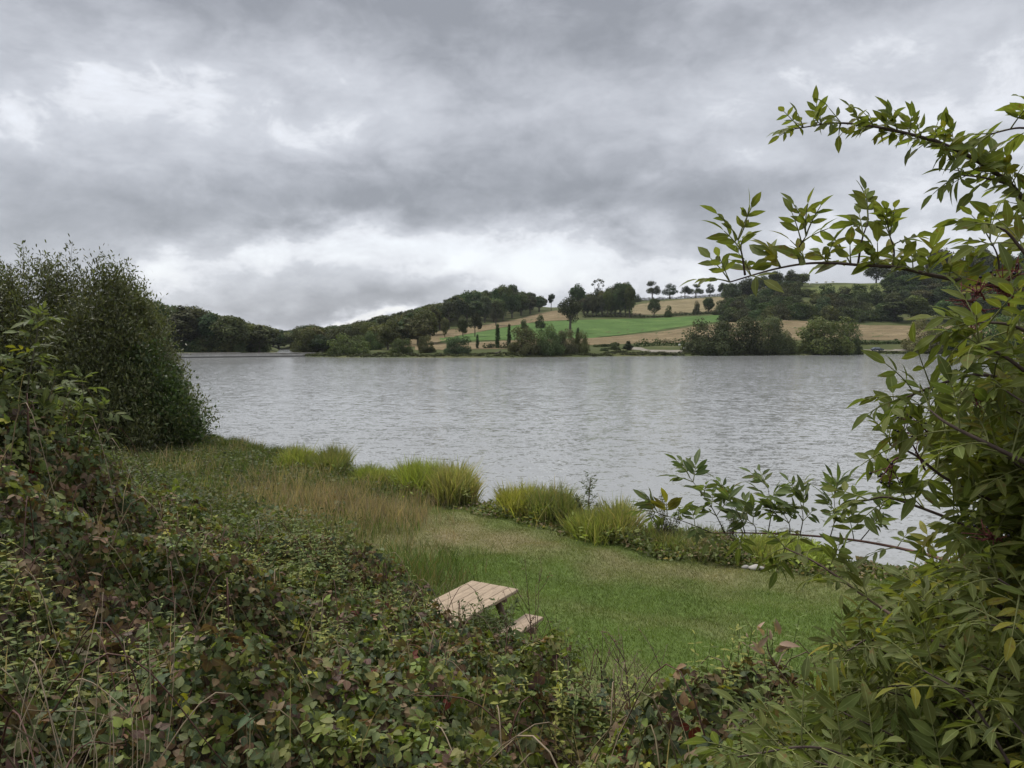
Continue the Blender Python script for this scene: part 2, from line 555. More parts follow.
# ------------------------------------------------------------------ hills beyond the lake
COLS = {
    -400: [(60, -1.5), (90, .8), (200, 6), (400, 25), (800, 50), (3200, 70)],
    60: [(205, -1.5), (218, .8), (240, 1.5), (300, 3), (420, 12), (700, 30), (3200, 60)],
    180: [(212, -1.5), (226, .8), (260, 1.5), (330, 4), (420, 10), (700, 22), (3200, 45)],
    262: [(230, -1.5), (242, -.6), (256, .7), (300, 2), (420, 3), (700, 9), (3200, 42)],
    274: [(230, -1.5), (300, -1.0), (330, .5), (420, 1.5), (700, 5), (1200, 12), (3200, 40)],
    284: [(230, -1.5), (420, -1.2), (445, .6), (700, 4), (1200, 11), (3200, 40)],
    296: [(230, -1.5), (380, -1.2), (405, .6), (700, 5), (1200, 14), (3200, 42)],
    310: [(228, -1.5), (240, .7), (300, 1.3), (430, 3), (700, 8), (1200, 18), (3200, 44)],
    350: [(222, -1.5), (231, .7), (260, 1.5), (320, 3), (450, 7), (650, 13), (1200, 26), (3200, 46)],
    400: [(220, -1.5), (230, .7), (245, 1.4), (300, 3.2), (400, 8), (600, 16), (900, 27), (3200, 48)],
    450: [(220, -1.5), (229, .7), (245, 1.8), (300, 4.4), (400, 10), (470, 15), (650, 26), (900, 33), (3200, 50)],
    500: [(221, -1.5), (229, .7), (242, 2.0), (290, 4), (300, 4.8), (400, 10.4), (480, 16.5), (700, 36), (1000, 43), (3200, 50)],
    570: [(230, -1.5), (239, .7), (250, 1.5), (300, 3.8), (390, 8.8), (480, 18.6), (560, 27), (700, 35), (1000, 42), (3200, 50)],
    650: [(242, -1.5), (250, .6), (257, 1.1), (300, 3.6), (400, 9.4), (500, 19.4), (520, 22), (650, 39), (700, 40), (1000, 41), (3200, 48)],
    720: [(248, -1.5), (256, .6), (264, 1.0), (300, 3.8), (400, 12), (450, 17), (520, 25), (650, 42), (700, 43), (1000, 44), (3200, 50)],
    800: [(256, -1.5), (265, .6), (274, 1.0), (300, 4), (420, 15), (540, 40), (600, 49.5), (660, 51), (1000, 52), (3200, 55)],
    870: [(276, -1.5), (284, .6), (290, 1.2), (310, 4.6), (420, 13.5), (520, 35), (590, 49), (640, 51), (1000, 53), (3200, 55)],
    1000: [(279, -1.5), (287, .6), (294, 1.2), (312, 4.4), (420, 14), (520, 34), (600, 50), (700, 56), (1000, 58), (3200, 60)],
    1500: [(240, -1.5), (250, .6), (300, 4), (420, 18), (600, 45), (1000, 60), (3200, 66)],
}
CK = np.array(sorted(COLS))


def h_far(x, y):
    x, y = np.asarray(x, float), np.asarray(y, float)
    px = np.clip(512 + F * x / y, CK[0], CK[-1])
    prof = np.stack([np.interp(y, [a for a, _ in COLS[k]], [b for _, b in COLS[k]]) for k in CK])
    i = np.clip(np.searchsorted(CK, px, 'right') - 1, 0, len(CK) - 2)
    t = (px - CK[i]) / (CK[i + 1] - CK[i])
    t = t * t * (3 - 2 * t)
    take = lambda q: np.take_along_axis(prof, q[None], 0)[0]
    z = take(i) * (1 - t) + take(i + 1) * t
    return z + np.where(z > .5, .35 * waves(x, y, 16, 8), 0)


def hf(x, y):
    return float(h_far(np.array([x]), np.array([y]))[0])


def hit(px, py, lo=224.0):
    r = ray(px, py)
    d = np.arange(lo, 1400, 1.5)
    zr = EYE + r[2] / r[1] * d
    zt = h_far(r[0] / r[1] * d, d)
    w = np.nonzero(zr <= zt)[0]
    return d[w[0]] if len(w) else None


us = np.concatenate([np.linspace(-2.4, -.75, 30)[:-1], np.arange(-.75, .95, .006), np.linspace(.95, 2.6, 24)])
ds = np.concatenate([np.arange(56, 200, 12), np.arange(200, 300, 2.0), np.arange(300, 720, 5.0), np.geomspace(720, 3600, 40)])
U, DD = np.meshgrid(us, ds)
HX, HY = U * DD, DD
HZ = h_far(HX, HY)
mz = (HY < 180) & (np.abs(U) < 1.2)
HZ = np.where(mz, -1.5, HZ)
idx = np.arange(U.size).reshape(U.shape)
quads = np.stack([idx[:-1, :-1], idx[:-1, 1:], idx[1:, 1:], idx[1:, :-1]], -1).reshape(-1, 4)
hm, N, o = material('rough_hill_grass')
pos = N.n('ShaderNodeNewGeometry').outputs['Position']
c = N.ramp(N.noise(pos, .06, 6.0, .62).outputs[0], [(.3, (.050, .062, .022)), (.5, (.080, .090, .034)), (.7, (.140, .130, .060))])
c = N.mix(N.n('ShaderNodeMapRange', {0: N.noise(pos, .9, 5.0, .7).outputs[0], 1: .35, 2: .65, 3: 0, 4: .5}).outputs[0], c, (.035, .05, .012))
p = N.n('ShaderNodeBsdfPrincipled', {'Base Color': c, 'Roughness': .95, 'Specular IOR Level': .1})
hm.node_tree.links.new(p.outputs[0], o.inputs[0])
tag(link('hills', np_mesh('hills', np.stack([HX, HY, HZ], -1).reshape(-1, 3), [quads], smooth=True), hm), 'hills rising beyond the far shore', 'hills', kind='structure')


def field_material(name, c0, c1, row_rot=0.0, row=0.0, scale=.07):
    m, N, o = material(name)
    pos = N.n('ShaderNodeNewGeometry').outputs['Position']
    a = N.noise(pos, scale, 6.0, .6).outputs[0]
    c = N.ramp(a, [(.32, tuple(.8 * v for v in c0)), (.5, c0), (.68, c1)])
    mp = N.n('ShaderNodeMapping', {0: pos, 2: (0, 0, radians(row_rot))}).outputs[0]
    wv = N.n('ShaderNodeTexWave', {0: mp, 'Scale': .035, 'Distortion': 1.0, 'Detail': 2.0}).outputs['Fac']
    c = N.mix(N.m('MULTIPLY', wv, row), c, tuple(.6 * v for v in c0))
    fn = N.n('ShaderNodeMapRange', {0: N.noise(pos, 1.2, 4.0, .7).outputs[0], 1: .3, 2: .7, 3: .68, 4: 1.32}).outputs[0]
    c = N.n('ShaderNodeVectorMath', {0: c, 'Scale': fn}, operation='SCALE').outputs[0]
    p = N.n('ShaderNodeBsdfPrincipled', {'Base Color': c, 'Roughness': .95, 'Specular IOR Level': .1})
    m.node_tree.links.new(p.outputs[0], o.inputs[0])
    return m


def field(name, mat, low, up, label, lift=.12, step=3.0):
    lx, ly = zip(*low)
    ux, uy = zip(*up)
    cols = np.arange(max(lx[0], ux[0]), min(lx[-1], ux[-1]) + .1, step)
    rows = 14
    V = []
    for px in cols:
        a = hit(px, np.interp(px, lx, ly)) or 600
        b_ = hit(px, np.interp(px, ux, uy), a) or a + 40
        b_ = max(b_, a + 1.5)
        D = np.linspace(a, b_, rows)
        x = (px - 512) / F * D
        V.append(np.stack([x, D, h_far(x, D) + lift], -1))
    V = np.array(V)
    idx = np.arange(len(cols) * rows).reshape(len(cols), rows)
    q = np.stack([idx[:-1, :-1], idx[1:, :-1], idx[1:, 1:], idx[:-1, 1:]], -1).reshape(-1, 4)
    return tag(link(name, np_mesh(name, V.reshape(-1, 3), [q], smooth=True), mat), label, 'field', kind='structure')


STUB = field_material('stubble', (.185, .142, .078), (.25, .195, .112), 62, .45)
STUB2 = field_material('pale_stubble', (.20, .165, .09), (.25, .205, .118), 88, .22)
CROP = field_material('green_crop', (.075, .135, .034), (.105, .165, .046), 60, .2)
PAST = field_material('pasture_turf', (.10, .12, .036), (.14, .15, .052), 0, .1)
GRAV = field_material('gravel_track', (.22, .20, .165), (.29, .27, .225), 0, .0, .4)
field('stubble_field', STUB, [(398, 349), (436, 344), (458, 336), (482, 331.5), (517, 325), (540, 321.5), (562, 320.5), (572, 320)],
      [(398, 340), (436, 332), (458, 328.5), (482, 325.5), (517, 319.5), (540, 313.5), (560, 310), (572, 317)], 'strip of tan stubble below the big wood')
field('crop_field', CROP, [(440, 342), (480, 341), (517, 340), (590, 338.5), (610, 336.5), (650, 331.8), (690, 325.6), (726, 321)],
      [(440, 338), (458, 336.4), (482, 332), (517, 325.4), (540, 322), (562, 321), (600, 319.6), (650, 318.6), (690, 316.8), (726, 315)], 'bright green field across the middle of the hillside', .16)
field('stubble_field', STUB, [(415, 350.5), (480, 349.5), (517, 349), (600, 345), (650, 343.5), (700, 342.5), (780, 341), (868, 340.5), (1024, 341)],
      [(415, 345), (480, 342.5), (517, 340.6), (600, 338), (650, 333.4), (690, 327.5), (726, 323), (780, 320), (830, 323), (868, 325.5), (1024, 327)], 'wide tan stubble field above the far shore', .10)
field('stubble_field', STUB2, [(632, 315.5), (700, 312.5), (745, 311)], [(632, 306), (650, 302.4), (700, 298.5), (745, 296)], 'tan stubble field under the hilltop hedge', .12)
field('pasture', PAST, [(735, 298), (800, 295), (850, 294), (900, 291)], [(735, 293), (800, 287), (850, 284.5), (900, 283)], 'yellow green pasture on the hilltop', .12)
field('gravel_track', GRAV, [(628, 349.4), (640, 350.5), (648, 352.6), (700, 353), (740, 353)], [(628, 347), (640, 347.6), (648, 350), (700, 351.2), (740, 351.6)], 'pale gravel track along the far shore', .10, 2.0)
field('gravel_track', GRAV, [(835, 351.6), (960, 351)], [(835, 350.4), (960, 350)], 'pale track in front of the parked car', .10)

# ------------------------------------------------------------------ far trees: one of each kind, then copies
def crown_mesh(name, lobes, n, leaf, tint, seed, fill=.25, tvar=.25, flat=.0):
    """leaf clumps spread through the volume of many lobes; lobe = (x,y,z, rx,ry,rz)"""
    r = np.random.default_rng(seed)
    L = np.array(lobes, float)
    wt = (L[:, 3] * L[:, 5]); wt /= wt.sum()
    li = r.choice(len(L), n, p=wt)
    d = unit(r.normal(size=(n, 3)))
    rad = np.where(r.random(n) < fill, r.uniform(.3, .8, n), r.uniform(.80, 1.10, n))
    # ragged surface
    rad = rad * (1 + .12 * np.sin(5 * d[:, 0] + li) * np.sin(6 * d[:, 2] + 2 * li))
    pos = L[li, :3] + d * rad[:, None] * L[li, 3:]
    nrm = unit(d + .55 * r.normal(size=(n, 3)) + np.array([0, 0, .35]))
    dirn = unit(np.cross(nrm, r.normal(size=(n, 3))))
    lobe_t = r.uniform(1 - tvar, 1 + tvar, len(L))
    tn = np.asarray(tint) * lobe_t[li][:, None] * r.uniform(.7, 1.3, (n, 1)) * r.uniform(.92, 1.08, (n, 3))
    b = Batch()
    sc = leaf * r.uniform(.6, 1.3, n)
    scatter(b, DIAMOND, pos - dirn * sc[:, None] * .5, frames(dirn, nrm), np.stack([sc * .8, sc, sc], -1), tn)
    return np_mesh(name, np.concatenate(b.V), [np.concatenate(b.Q)], np.concatenate(b.C))


def trunk_mesh(name, H, r0, tips, lean=0.0, seed=0):
    r = np.random.default_rng(seed)
    b = Batch()
    path = catmull([(0, 0, -.4), (lean * .3, 0, H * .35), (lean * .7, .1, H * .7), (lean, 0, H)], 4)
    tube(b, path, np.linspace(r0 * 1.25, r0 * .35, len(path)), 7)
    for (tx, ty, tz) in tips:
        z0 = min(H * .95, tz * r.uniform(.45, .65))
        x0 = lean * z0 / H
        pp = catmull([(x0, 0, z0), ((x0 + tx) * .5 + r.normal() * .3, ty * .5, z0 + (tz - z0) * .45), (tx, ty, tz)], 4)
        tube(b, pp, np.linspace(r0 * .42, r0 * .08, len(pp)), 5)
    return np_mesh(name, np.concatenate(b.V), [np.concatenate(b.Q), np.concatenate(b.T)], np.concatenate(b.C))


def lobes_bush(seed, H, W, k=26):
    """a bush leafed down to the ground: wide low skirt, domed top"""
    r = np.random.default_rng(seed)
    out_ = [(0, 0, H * .42, W * .62, W * .62, H * .45), (0, 0, H * .2, W * .72, W * .72, H * .25)]
    for i in range(k):
        t = r.uniform(.06, .9) if i > 9 else r.uniform(.05, .25)
        a = r.uniform(0, 2 * pi)
        q = math.sqrt(1 - (max(0, t - .18) / .86) ** 2) * r.uniform(.55, .86)
        s = r.uniform(.18, .32)
        out_.append((cos(a) * W * q, sin(a) * W * q, H * t, W * s, W * s, min(H, W) * s * r.uniform(.7, 1.0)))
    return out_


def lobes_round(seed, H, W, base, k=16, core=True):
    """lobes filling a rounded crown from height base to H, half-width W"""
    r = np.random.default_rng(seed)
    out_ = []
    zc, rz = (H + base) / 2, (H - base) / 2
    if core: out_.append((0, 0, zc - .05 * rz, W * .68, W * .68, rz * .72))
    for i in range(k):
        d = unit(r.normal(size=3)); d[2] = abs(d[2]) * 1.0 - .35 if r.random() < .75 else d[2]
        s = r.uniform(.24, .42)
        q = r.uniform(.55, .78)
        out_.append((d[0] * W * q, d[1] * W * q, zc + d[2] * rz * q, W * s, W * s, min(rz, W) * s * r.uniform(.7, .95)))
    return out_


PROTO = {}      # kind -> list of (crown mesh, trunk mesh, height, half width)


def proto(kind, lobes, n, leaf, tint, H, W, r0, seed, trunk=True, fill=.25, tvar=.25):
    cm = crown_mesh('crown', lobes, n, leaf, tint, seed, fill, tvar * 1.4)
    co = np.empty(len(cm.vertices) * 3, np.float32)
    cm.vertices.foreach_get('co', co)
    co = co.reshape(-1, 3)
    H = float(np.percentile(co[:, 2], 99.6))
    W = float(np.percentile(np.hypot(co[:, 0], co[:, 1]), 98.5)) if kind != 'hedge' else W
    cm.materials.append(M['crown'])
    tips = [(l[0] * .9, l[1] * .9, l[2]) for l in lobes[1:7]]
    tm = trunk_mesh('trunk', H * .62, r0, tips, 0, seed)
    tm.materials.append(M['bark'])
    PROTO.setdefault(kind, []).append((cm, tm, H, W))


DK = (.056, .074, .026)
MID = (.078, .098, .032)
OLV = (.070, .080, .028)
for s in range(5):
    proto('broad', lobes_round(100 + s, 14, 5.2, .9, 20), 5200, .64, (DK, MID, DK, (.060, .080, .036), (.092, .100, .034))[s], 14, 5.2, .35, 100 + s)
for s in range(2):
    proto('tall', lobes_round(150 + s, 17, 3.6, 1.5, 20), 4200, .6, ((.070, .088, .034), (.052, .072, .030))[s], 17, 3.6, .3, 150 + s)
for s in range(3):
    proto('willow', lobes_bush(200 + s, 9, 7.0, 30), 9500, .46, ((.092, .112, .044), (.078, .100, .038), (.108, .110, .052))[s], 9, 7.0, .3, 200 + s, fill=.2, tvar=.3)
for s in range(3):
    proto('scrub', lobes_bush(300 + s, 6, 4.2, 16), 3000, .48, ((.060, .078, .026), (.074, .088, .030), (.052, .070, .024))[s], 6, 4.2, .15, 300 + s)
for s in range(2):
    lb = [(random.uniform(-.2, .2), random.uniform(-.2, .2), z, 1.25 * (1 - .5 * abs(z - 5) / 6), 1.25 * (1 - .5 * abs(z - 5) / 6), 1.3) for z in np.linspace(1.2, 10.6, 9)]
    proto('column', lb, 1300, .5, (.040, .058, .018), 12, 1.3, .18, 400 + s, fill=.4)
for s in range(3):      # hedge oaks with bare lower trunk and open crown
    r_ = np.random.default_rng(500 + s)
    lb = []
    for i in range(22):
        a, q = r_.uniform(0, 2 * pi), math.sqrt(r_.uniform(.05, 1))
        lb.append((4.0 * q * cos(a), 4.0 * q * sin(a), 5.0 + 7.8 * (1 - q * q) * r_.uniform(.05, 1) - .8 * q * r_.random(), r_.uniform(1.3, 2.0), r_.uniform(1.3, 2.0), r_.uniform(.9, 1.4)))
    proto('open', lb, 3200, .5, ((.050, .066, .024), (.054, .070, .024), (.046, .062, .026))[s], 14, 5.3, .38, 500 + s, fill=.15)
proto('oak', lobes_round(611, 14, 5.4, 3.2, 17, False) + [(0, 0, 9, 3.4, 3.4, 3.6)], 4200, .5, (.056, .078, .024), 14, 5.4, .5, 611, fill=.2)
proto('ball', lobes_round(622, 7, 2.4, 2.6, 9), 900, .5, (.032, .044, .016), 7, 2.4, .2, 622)
lbw = [(0, 0, 4.5, 2.0, 2.0, 2.6), (.4, 0, 7.2, 1.4, 1.4, 1.4), (-1.6, 0, 9.6, .7, .7, .5), (-.9, 0, 10.8, .8, .8, .5), (.6, 0, 11.3, 1.1, 1, .5), (1.7, 0, 10.6, .7, .7, .6), (2.0, .3, 9.4, .45, .45, .5), (.3, .2, 9.4, .35, .3, .8)]
proto('wispy', lbw, 900, .5, (.036, .048, .018), 12, 2.4, .2, 633, fill=.3)
lbs = lobes_round(640, 5, 1.6, -.2, 8) + [(0, 0, 4.6, .5, .5, 1.1)]
proto('spiky', lbs, 900, .45, (.030, .046, .016), 5.6, 1.9, .12, 640, fill=.3)
for s in range(3):      # low hedge length, 12 m
    r_ = np.random.default_rng(700 + s)
    lb = [(x, r_.normal() * .2, .7 + .15 * r_.random(), r_.uniform(.8, 1.3), .8, r_.uniform(.6, 1.0)) for x in np.linspace(-6, 6, 15)]
    proto('hedge', lb, 1400, .45, (.040, .052, .018), 1.7, 6, .08, 700 + s, fill=.3)
n_tree = 0


def grow(kind, x, y, H, W, label, group=None, name=None, cat='tree', trunk=True, v=None, rz=None, z=None):
    """one tree: an Empty at its foot with its own crown and trunk"""
    global n_tree
    n_tree += 1
    ps = PROTO[kind]
    cm, tm, h0, w0 = ps[(n_tree if v is None else v) % len(ps)]
    z = hf(x, y) if z is None else z
    t = thing(name or kind, (x, y, z - .15), label, cat, group, random.uniform(0, 6.28) if rz is None else rz)
    t.scale = (W / w0, W / w0, H / h0)
    link('crown', cm, None, t)
    if trunk: link('trunk', tm, None, t)
    return t


def tree_at(kind, px, D, ytop, wpx, label, group=None, name='broadleaf_tree', cat='tree', trunk=True, v=None, rz=None):
    x = (px - 512) / F * D
    z = hf(x, D)
    top = EYE + (HORIZON - ytop) / F * D
    return grow(kind, x, D, max(1.0, top - z + .15), wpx / 2 / F * D, label, group, name, cat, trunk, v, rz)


def D_at(px, py, lo=224.0):
    return hit(px, py, lo) or 500


# --- bushes along the far shore
sb = 'willow_bush'
g = 'willow bushes along the far shore'
tree_at('willow', 349, 238, 334.5, 44, 'broad olive willow bush left of the small shore bushes, beside the end of the dam', g, sb, 'bush', v=0)
tree_at('willow', 343, 262, 327.5, 40, 'taller olive willow right behind the broad bush by the dam end', g, sb, 'bush', v=1)
tree_at('willow', 402, 236, 338.5, 24, 'low dark green shore bush just left of the greyish one', g, sb, 'bush', v=1)
tree_at('willow', 426, 240, 335.5, 19, 'greyish brown rounded bush on the far shore', g, sb, 'bush', v=2)
tree_at('willow', 457, 234, 336.5, 28, 'dark green double bush alone on the grassy far bank', g, sb, 'bush', v=1)
tree_at('willow', 524, 236, 327.0, 34, 'leftmost and broadest bush of the clump below the field oak', g, sb, 'bush', v=2)
tree_at('willow', 548, 239, 325.0, 34, 'tallest bush in the middle of the clump below the field oak', g, sb, 'bush', v=0)
tree_at('willow', 566, 243, 329.5, 24, 'grey green bush right of the middle in the clump below the field oak', g, sb, 'bush', v=2)
tree_at('willow', 581, 246, 331.5, 19, 'narrow bush at the right end of the clump below the field oak', g, sb, 'bush', v=0)
tree_at('willow', 708, 258, 320.0, 52, 'big willow bush beside the gravel track, with a short bare trunk', g, sb, 'bush', v=0)
tree_at('willow', 738, 262, 318.0, 54, 'big willow bush in the middle of the largest shore group', g, sb, 'bush', v=1)
tree_at('willow', 768, 265, 316.5, 42, 'tall brownish willow bush ending the largest shore group', g, sb, 'bush', v=2)
tree_at('willow', 784, 268, 330.5, 26, 'low willow bush in the gap between the two largest bush groups', g, sb, 'bush', v=0)
tree_at('willow', 824, 268, 317.5, 60, 'round spreading willow bush left of the parked car', g, sb, 'bush', v=1)
tree_at('willow', 850, 275, 321.0, 24, 'dark upright bush tucked behind the round willow by the car', g, sb, 'bush', v=0)
tree_at('willow', 924, 290, 320.0, 40, 'brownish willow bush right of the parked car', g, sb, 'bush', v=2)
tree_at('willow', 952, 294, 326.0, 34, 'olive shore bush seen through the elder leaves', g, sb, 'bush', v=1)
tree_at('willow', 998, 294, 316.0, 60, 'dark shore bush behind the elder berries', g, sb, 'bush', v=0)
tree_at('willow', 1060, 292, 312.0, 70, 'large shore bush beyond the elder on the right', g, sb, 'bush', v=1)
tree_at('scrub', 614, 262, 342.5, 13, 'small round dark bush beside the gravel track', None, 'round_bush', 'bush', v=0)
tree_at('spiky', 628, 266, 341.0, 12, 'small spiky dark shrub between the round bush and the track', None, 'spiky_shrub', 'bush')
for i, (px, yt, w) in enumerate(((648, 350.5, 10), (662, 351.2, 14), (604, 351.5, 12))):
    tree_at('scrub', px, 251 + i, yt, w, ('low tussock bush where the track meets the shore', 'low wide tussock bush between track and water', 'low bush on the bank below the pale verge')[i], 'low bushes at the far water edge', 'low_bush', 'bush', v=i)

# --- single trees in the fields
tree_at('oak', 570, D_at(570, 333, 300), 298.0, 25, 'lone spreading oak with a bare trunk in the green field', None, 'field_oak')
tree_at('scrub', 540, D_at(540, 328, 300), 315.0, 13, 'round dark thorn tree in the green field left of the oak', None, 'thorn_tree', 'tree', v=0)
tree_at('scrub', 524, D_at(524, 329, 300), 319.5, 9, 'small brownish thorn tree left of the round thorn tree', None, 'thorn_tree', 'tree', v=1)
tree_at('column', 497.5, 262, 324.5, 6.0, 'tallest slim columnar tree on the far bank', 'columnar trees on the far bank', 'columnar_tree', v=0)
tree_at('column', 477.5, 256, 334.5, 4.0, 'shortest slim columnar tree, beside the double bush', 'columnar trees on the far bank', 'columnar_tree', v=1)
tree_at('column', 509, 262, 324.0, 5.0, 'slim columnar tree rising behind the broad shore clump', 'columnar trees on the far bank', 'columnar_tree', v=1)
tree_at('column', 577.5, 270, 328.0, 5.0, 'slim pointed tree at the right of the clump below the oak', 'columnar trees on the far bank', 'columnar_tree', v=0)
for px, yb, yt, w, lab in ((463, 337, 316, 13, 'dark bushy tree standing out in the stubble below the wood'), (475, 337, 313, 14, 'taller dark tree in front of the wood, by the green field edge'),
                           (445, 338, 318, 10, 'small dark tree at the foot of the wood above the stubble'), (496, 326, 302, 17, 'greyish tree with tall bare trunk in front of the wood')):
    tree_at('open' if w > 13 else 'broad', px, D_at(px, yb, 260), yt, w, lab, 'trees at the edge of the wood', 'edge_tree')
tree_at('ball', 551, 560, 294.0, 8, 'lone round lollipop tree on the skyline', None, 'round_tree')
tree_at('broad', 577, 520, 285.0, 17, 'tall tree on the skyline behind the field oak', None, 'broadleaf_tree', v=2)
tree_at('wispy', 597, 560, 279.5, 13, 'wispy tree with a thin umbrella top above the copse', None, 'wispy_tree', rz=0.0)
g = 'trees of the dense copse above the green field'
for i in range(22):
    px = 583 + (i % 11) * 4.6 + random.uniform(-1, 1)
    D = 505 + (i // 11) * 26 + random.uniform(-4, 4)
    yt = np.interp(px, [580, 590, 600, 612, 620, 628, 634], [296, 294, 292, 287, 283.5, 283.5, 286]) + (i // 11 == 0) * random.uniform(2, 8)
    tree_at('broad', px, D, yt, random.uniform(12, 15), 'dark tree in the dense copse above the green field', g, 'copse_tree')
g = 'oaks on the hilltop hedge'
for px, yt, w, lab in ((651.5, 281.5, 18, 'tallest round hedge oak on the skyline'), (669, 284, 18.5, 'hedge oak with a split crown right of the tallest one'),
                       (684, 286.5, 12, 'small open hedge oak between two larger ones'), (695, 284.5, 15, 'hedge oak partly hidden by the drooping elder leaf'),
                       (709, 284, 11, 'hedge oak behind the tip of the lower elder branch'), (723, 283, 12, 'hedge oak at the right end of the hilltop row')):
    tree_at('open', px, 652, yt, w, lab, g, 'hedge_oak')
tree_at('scrub', 637, 640, 294.5, 8, 'small pale tree at the left end of the hilltop hedge', None, 'small_tree', 'tree', v=1)
g = 'trees in the hedge between stubble and crop'
for px, yb, yt, w, lab in ((653.5, 317, 299, 12.5, 'round hedge tree standing above the green field'), (668, 317.5, 306, 10, 'pointed low hedge bush above the green field'),
                           (696, 314, 301.5, 8.5, 'small round bush in the hedge near the elder leaf'), (707.5, 314, 298, 12, 'dark broad bush in the hedge behind the elder leaf'),
                           (719, 313, 301, 10, 'dark bush at the right end of the field hedge')):
    tree_at('scrub' if w < 12 else 'broad', px, D_at(px, yb, 300), yt, w, lab, g, 'hedge_tree')


def hedge(label, pts, h, group='field hedges'):
    """one hedge running along a line, its own mesh of leaf clumps"""
    lb = []
    for (px0, D0), (px1, D1) in zip(pts[:-1], pts[1:]):
        p0, p1 = np.array([(px0 - 512) / F * D0, D0]), np.array([(px1 - 512) / F * D1, D1])
        n = max(2, int(np.linalg.norm(p1 - p0) / 1.6))
        for t in np.linspace(0, 1, n, endpoint=False):
            q = p0 + (p1 - p0) * t
            hh_ = h * random.uniform(.6, 1.25)
            lb.append((q[0], q[1], hf(q[0], q[1]) + hh_ * .45, 1.2, random.uniform(.8, 1.2), hh_ * .6))
    me = crown_mesh('hedge', lb, len(lb) * 90, .5, (.042, .054, .018), len(lb), .3)
    tag(link('hedge', me, M['crown']), label, 'hedge', group)


hedge('low dark hedge along the skyline under the hedge oaks', [(636, 648), (660, 652), (700, 652), (745, 655)], 2.2)
hedge('hedge along the top of the green field, right of the copse', [(584, D_at(584, 318)), (632, D_at(632, 317.4)), (665, D_at(665, 317)), (700, D_at(700, 315)), (735, D_at(735, 313))], 2.2)
hedge('dark bank hedge between the gravel track and the stubble', [(636, D_at(636, 346.5)), (660, D_at(660, 345.5)), (690, D_at(690, 345))], 2.4)
hedge('low hedge behind the parked car', [(848, D_at(848, 344)), (880, D_at(880, 344)), (912, D_at(912, 344))], 1.5)
hedge('thin hedge line between the track and the lower stubble, left end', [(596, D_at(596, 347)), (620, D_at(620, 346.4))], 1.2)
hedge('low hedge at the foot of the far bank between the slim trees', [(486, 255), (512, 256)], 1.8)

# rough vegetation right at the far water edge
lb = []
for px in np.arange(305, 1080, 1.1):
    Dw = hit(px, 360, 212) or 240
    dd = np.arange(212, 300, .5)
    w_ = np.nonzero(h_far((px - 512) / F * dd, dd) > .12)[0]
    if not len(w_): continue
    D = dd[w_[0]] + random.uniform(0, 5) ** 1.0
    x = (px - 512) / F * D
    hh_ = random.uniform(.25, .8)
    lb.append((x, D, hf(x, D) + hh_ * .3, random.uniform(.5, 1.3), random.uniform(.4, .8), hh_ * .6))
tag(link('shore_weeds', crown_mesh('shore_weeds', lb, len(lb) * 45, .38, (.085, .095, .036), 31, .3, .45), M['crown']), 'rough weeds and sedge fringing the far water edge', 'weeds', kind='stuff')

# --- woods: tree by tree
SKX = [150, 180, 192, 205, 220, 230, 240, 250, 262, 270, 276, 284, 294, 304, 312, 322, 340, 360, 380, 395, 410, 425, 440, 455, 470, 490, 505, 515, 521, 535, 548, 560]
SKY = [301, 307, 306, 310, 315, 315, 321, 323, 326, 329, 332, 331, 330, 326, 325, 327, 326, 322, 317, 314, 311, 307, 303, 297, 291, 289, 286.5, 285.5, 292, 294, 298, 306]


def wood(name, label, group, spots, kinds, hr, wr, cat='tree', sky=True, trunk=True):
    for (px, D) in spots:
        x = (px - 512) / F * D
        z = hf(x, D)
        if z < .3: continue
        H = random.uniform(*hr)
        if sky:
            top = EYE + (HORIZON - np.interp(px, SKX, SKY) - random.uniform(-.6, 2.2)) / F * D
            if z + H > top: H = top - z
            if H < 3.5: continue
        grow(random.choice(kinds), x, D, H, random.uniform(*wr), label, group, name, cat, trunk)


def grid(p0, p1, n, d0, d1, m):
    out_ = []
    for j in range(m):
        for i in range(n):
            out_.append((p0 + (p1 - p0) * (i + .5 * (j % 2) + random.uniform(.1, .6)) / n, d0 + (d1 - d0) * (j + random.uniform(-.25, .25)) / max(1, m - 1)))
    return out_


wood('wood_tree', 'broadleaf tree in the dense wood behind the stone dam', 'trees of the wood behind the dam', grid(128, 268, 14, 256, 330, 4), ['broad', 'broad', 'broad', 'tall', 'willow'], (12, 22), (4.2, 7.5))
wood('bank_bush', 'low bush at the foot of the wood behind the dam', 'bushes at the foot of the wood behind the dam', grid(150, 266, 15, 250, 252, 1), ['scrub'], (4, 6), (3.5, 5), 'bush', trunk=False)
wood('valley_tree', 'far tree in the valley where the lake narrows', 'trees in the far valley', grid(270, 312, 7, 455, 900, 4), ['broad'], (10, 15), (6, 9))
wood('hillside_tree', 'tree in the long wood left of the stubble strip', 'trees of the long wood above the left shore', grid(303, 432, 14, 300, 560, 6), ['broad', 'broad', 'tall', 'willow'], (9, 17), (4.5, 7.5))
wood('shore_tree', 'green tree on the low shore right of the dam end', 'trees on the low shore by the dam end', [(306, 258), (314, 272), (322, 256), (331, 276), (362, 268), (371, 262), (381, 272), (388, 258), (366, 290), (352, 300), (328, 300)], ['broad', 'willow'], (6, 10), (4, 6))
wood('big_wood_tree', 'tree in the big wood on the hill above the stubble strip', 'trees of the big wood on the hill', [(px, D_at(px, np.interp(px, [400, 436, 458, 482, 517, 540, 556], [338, 331, 327.5, 324.5, 318.5, 312.5, 308.5])) + k * 26 + random.uniform(2, 16)) for px in np.arange(404, 552, 9.0) for k in range(6) if (px + k * 3) < 548], ['broad', 'broad', 'broad', 'tall', 'open'], (13, 23), (4.6, 8))
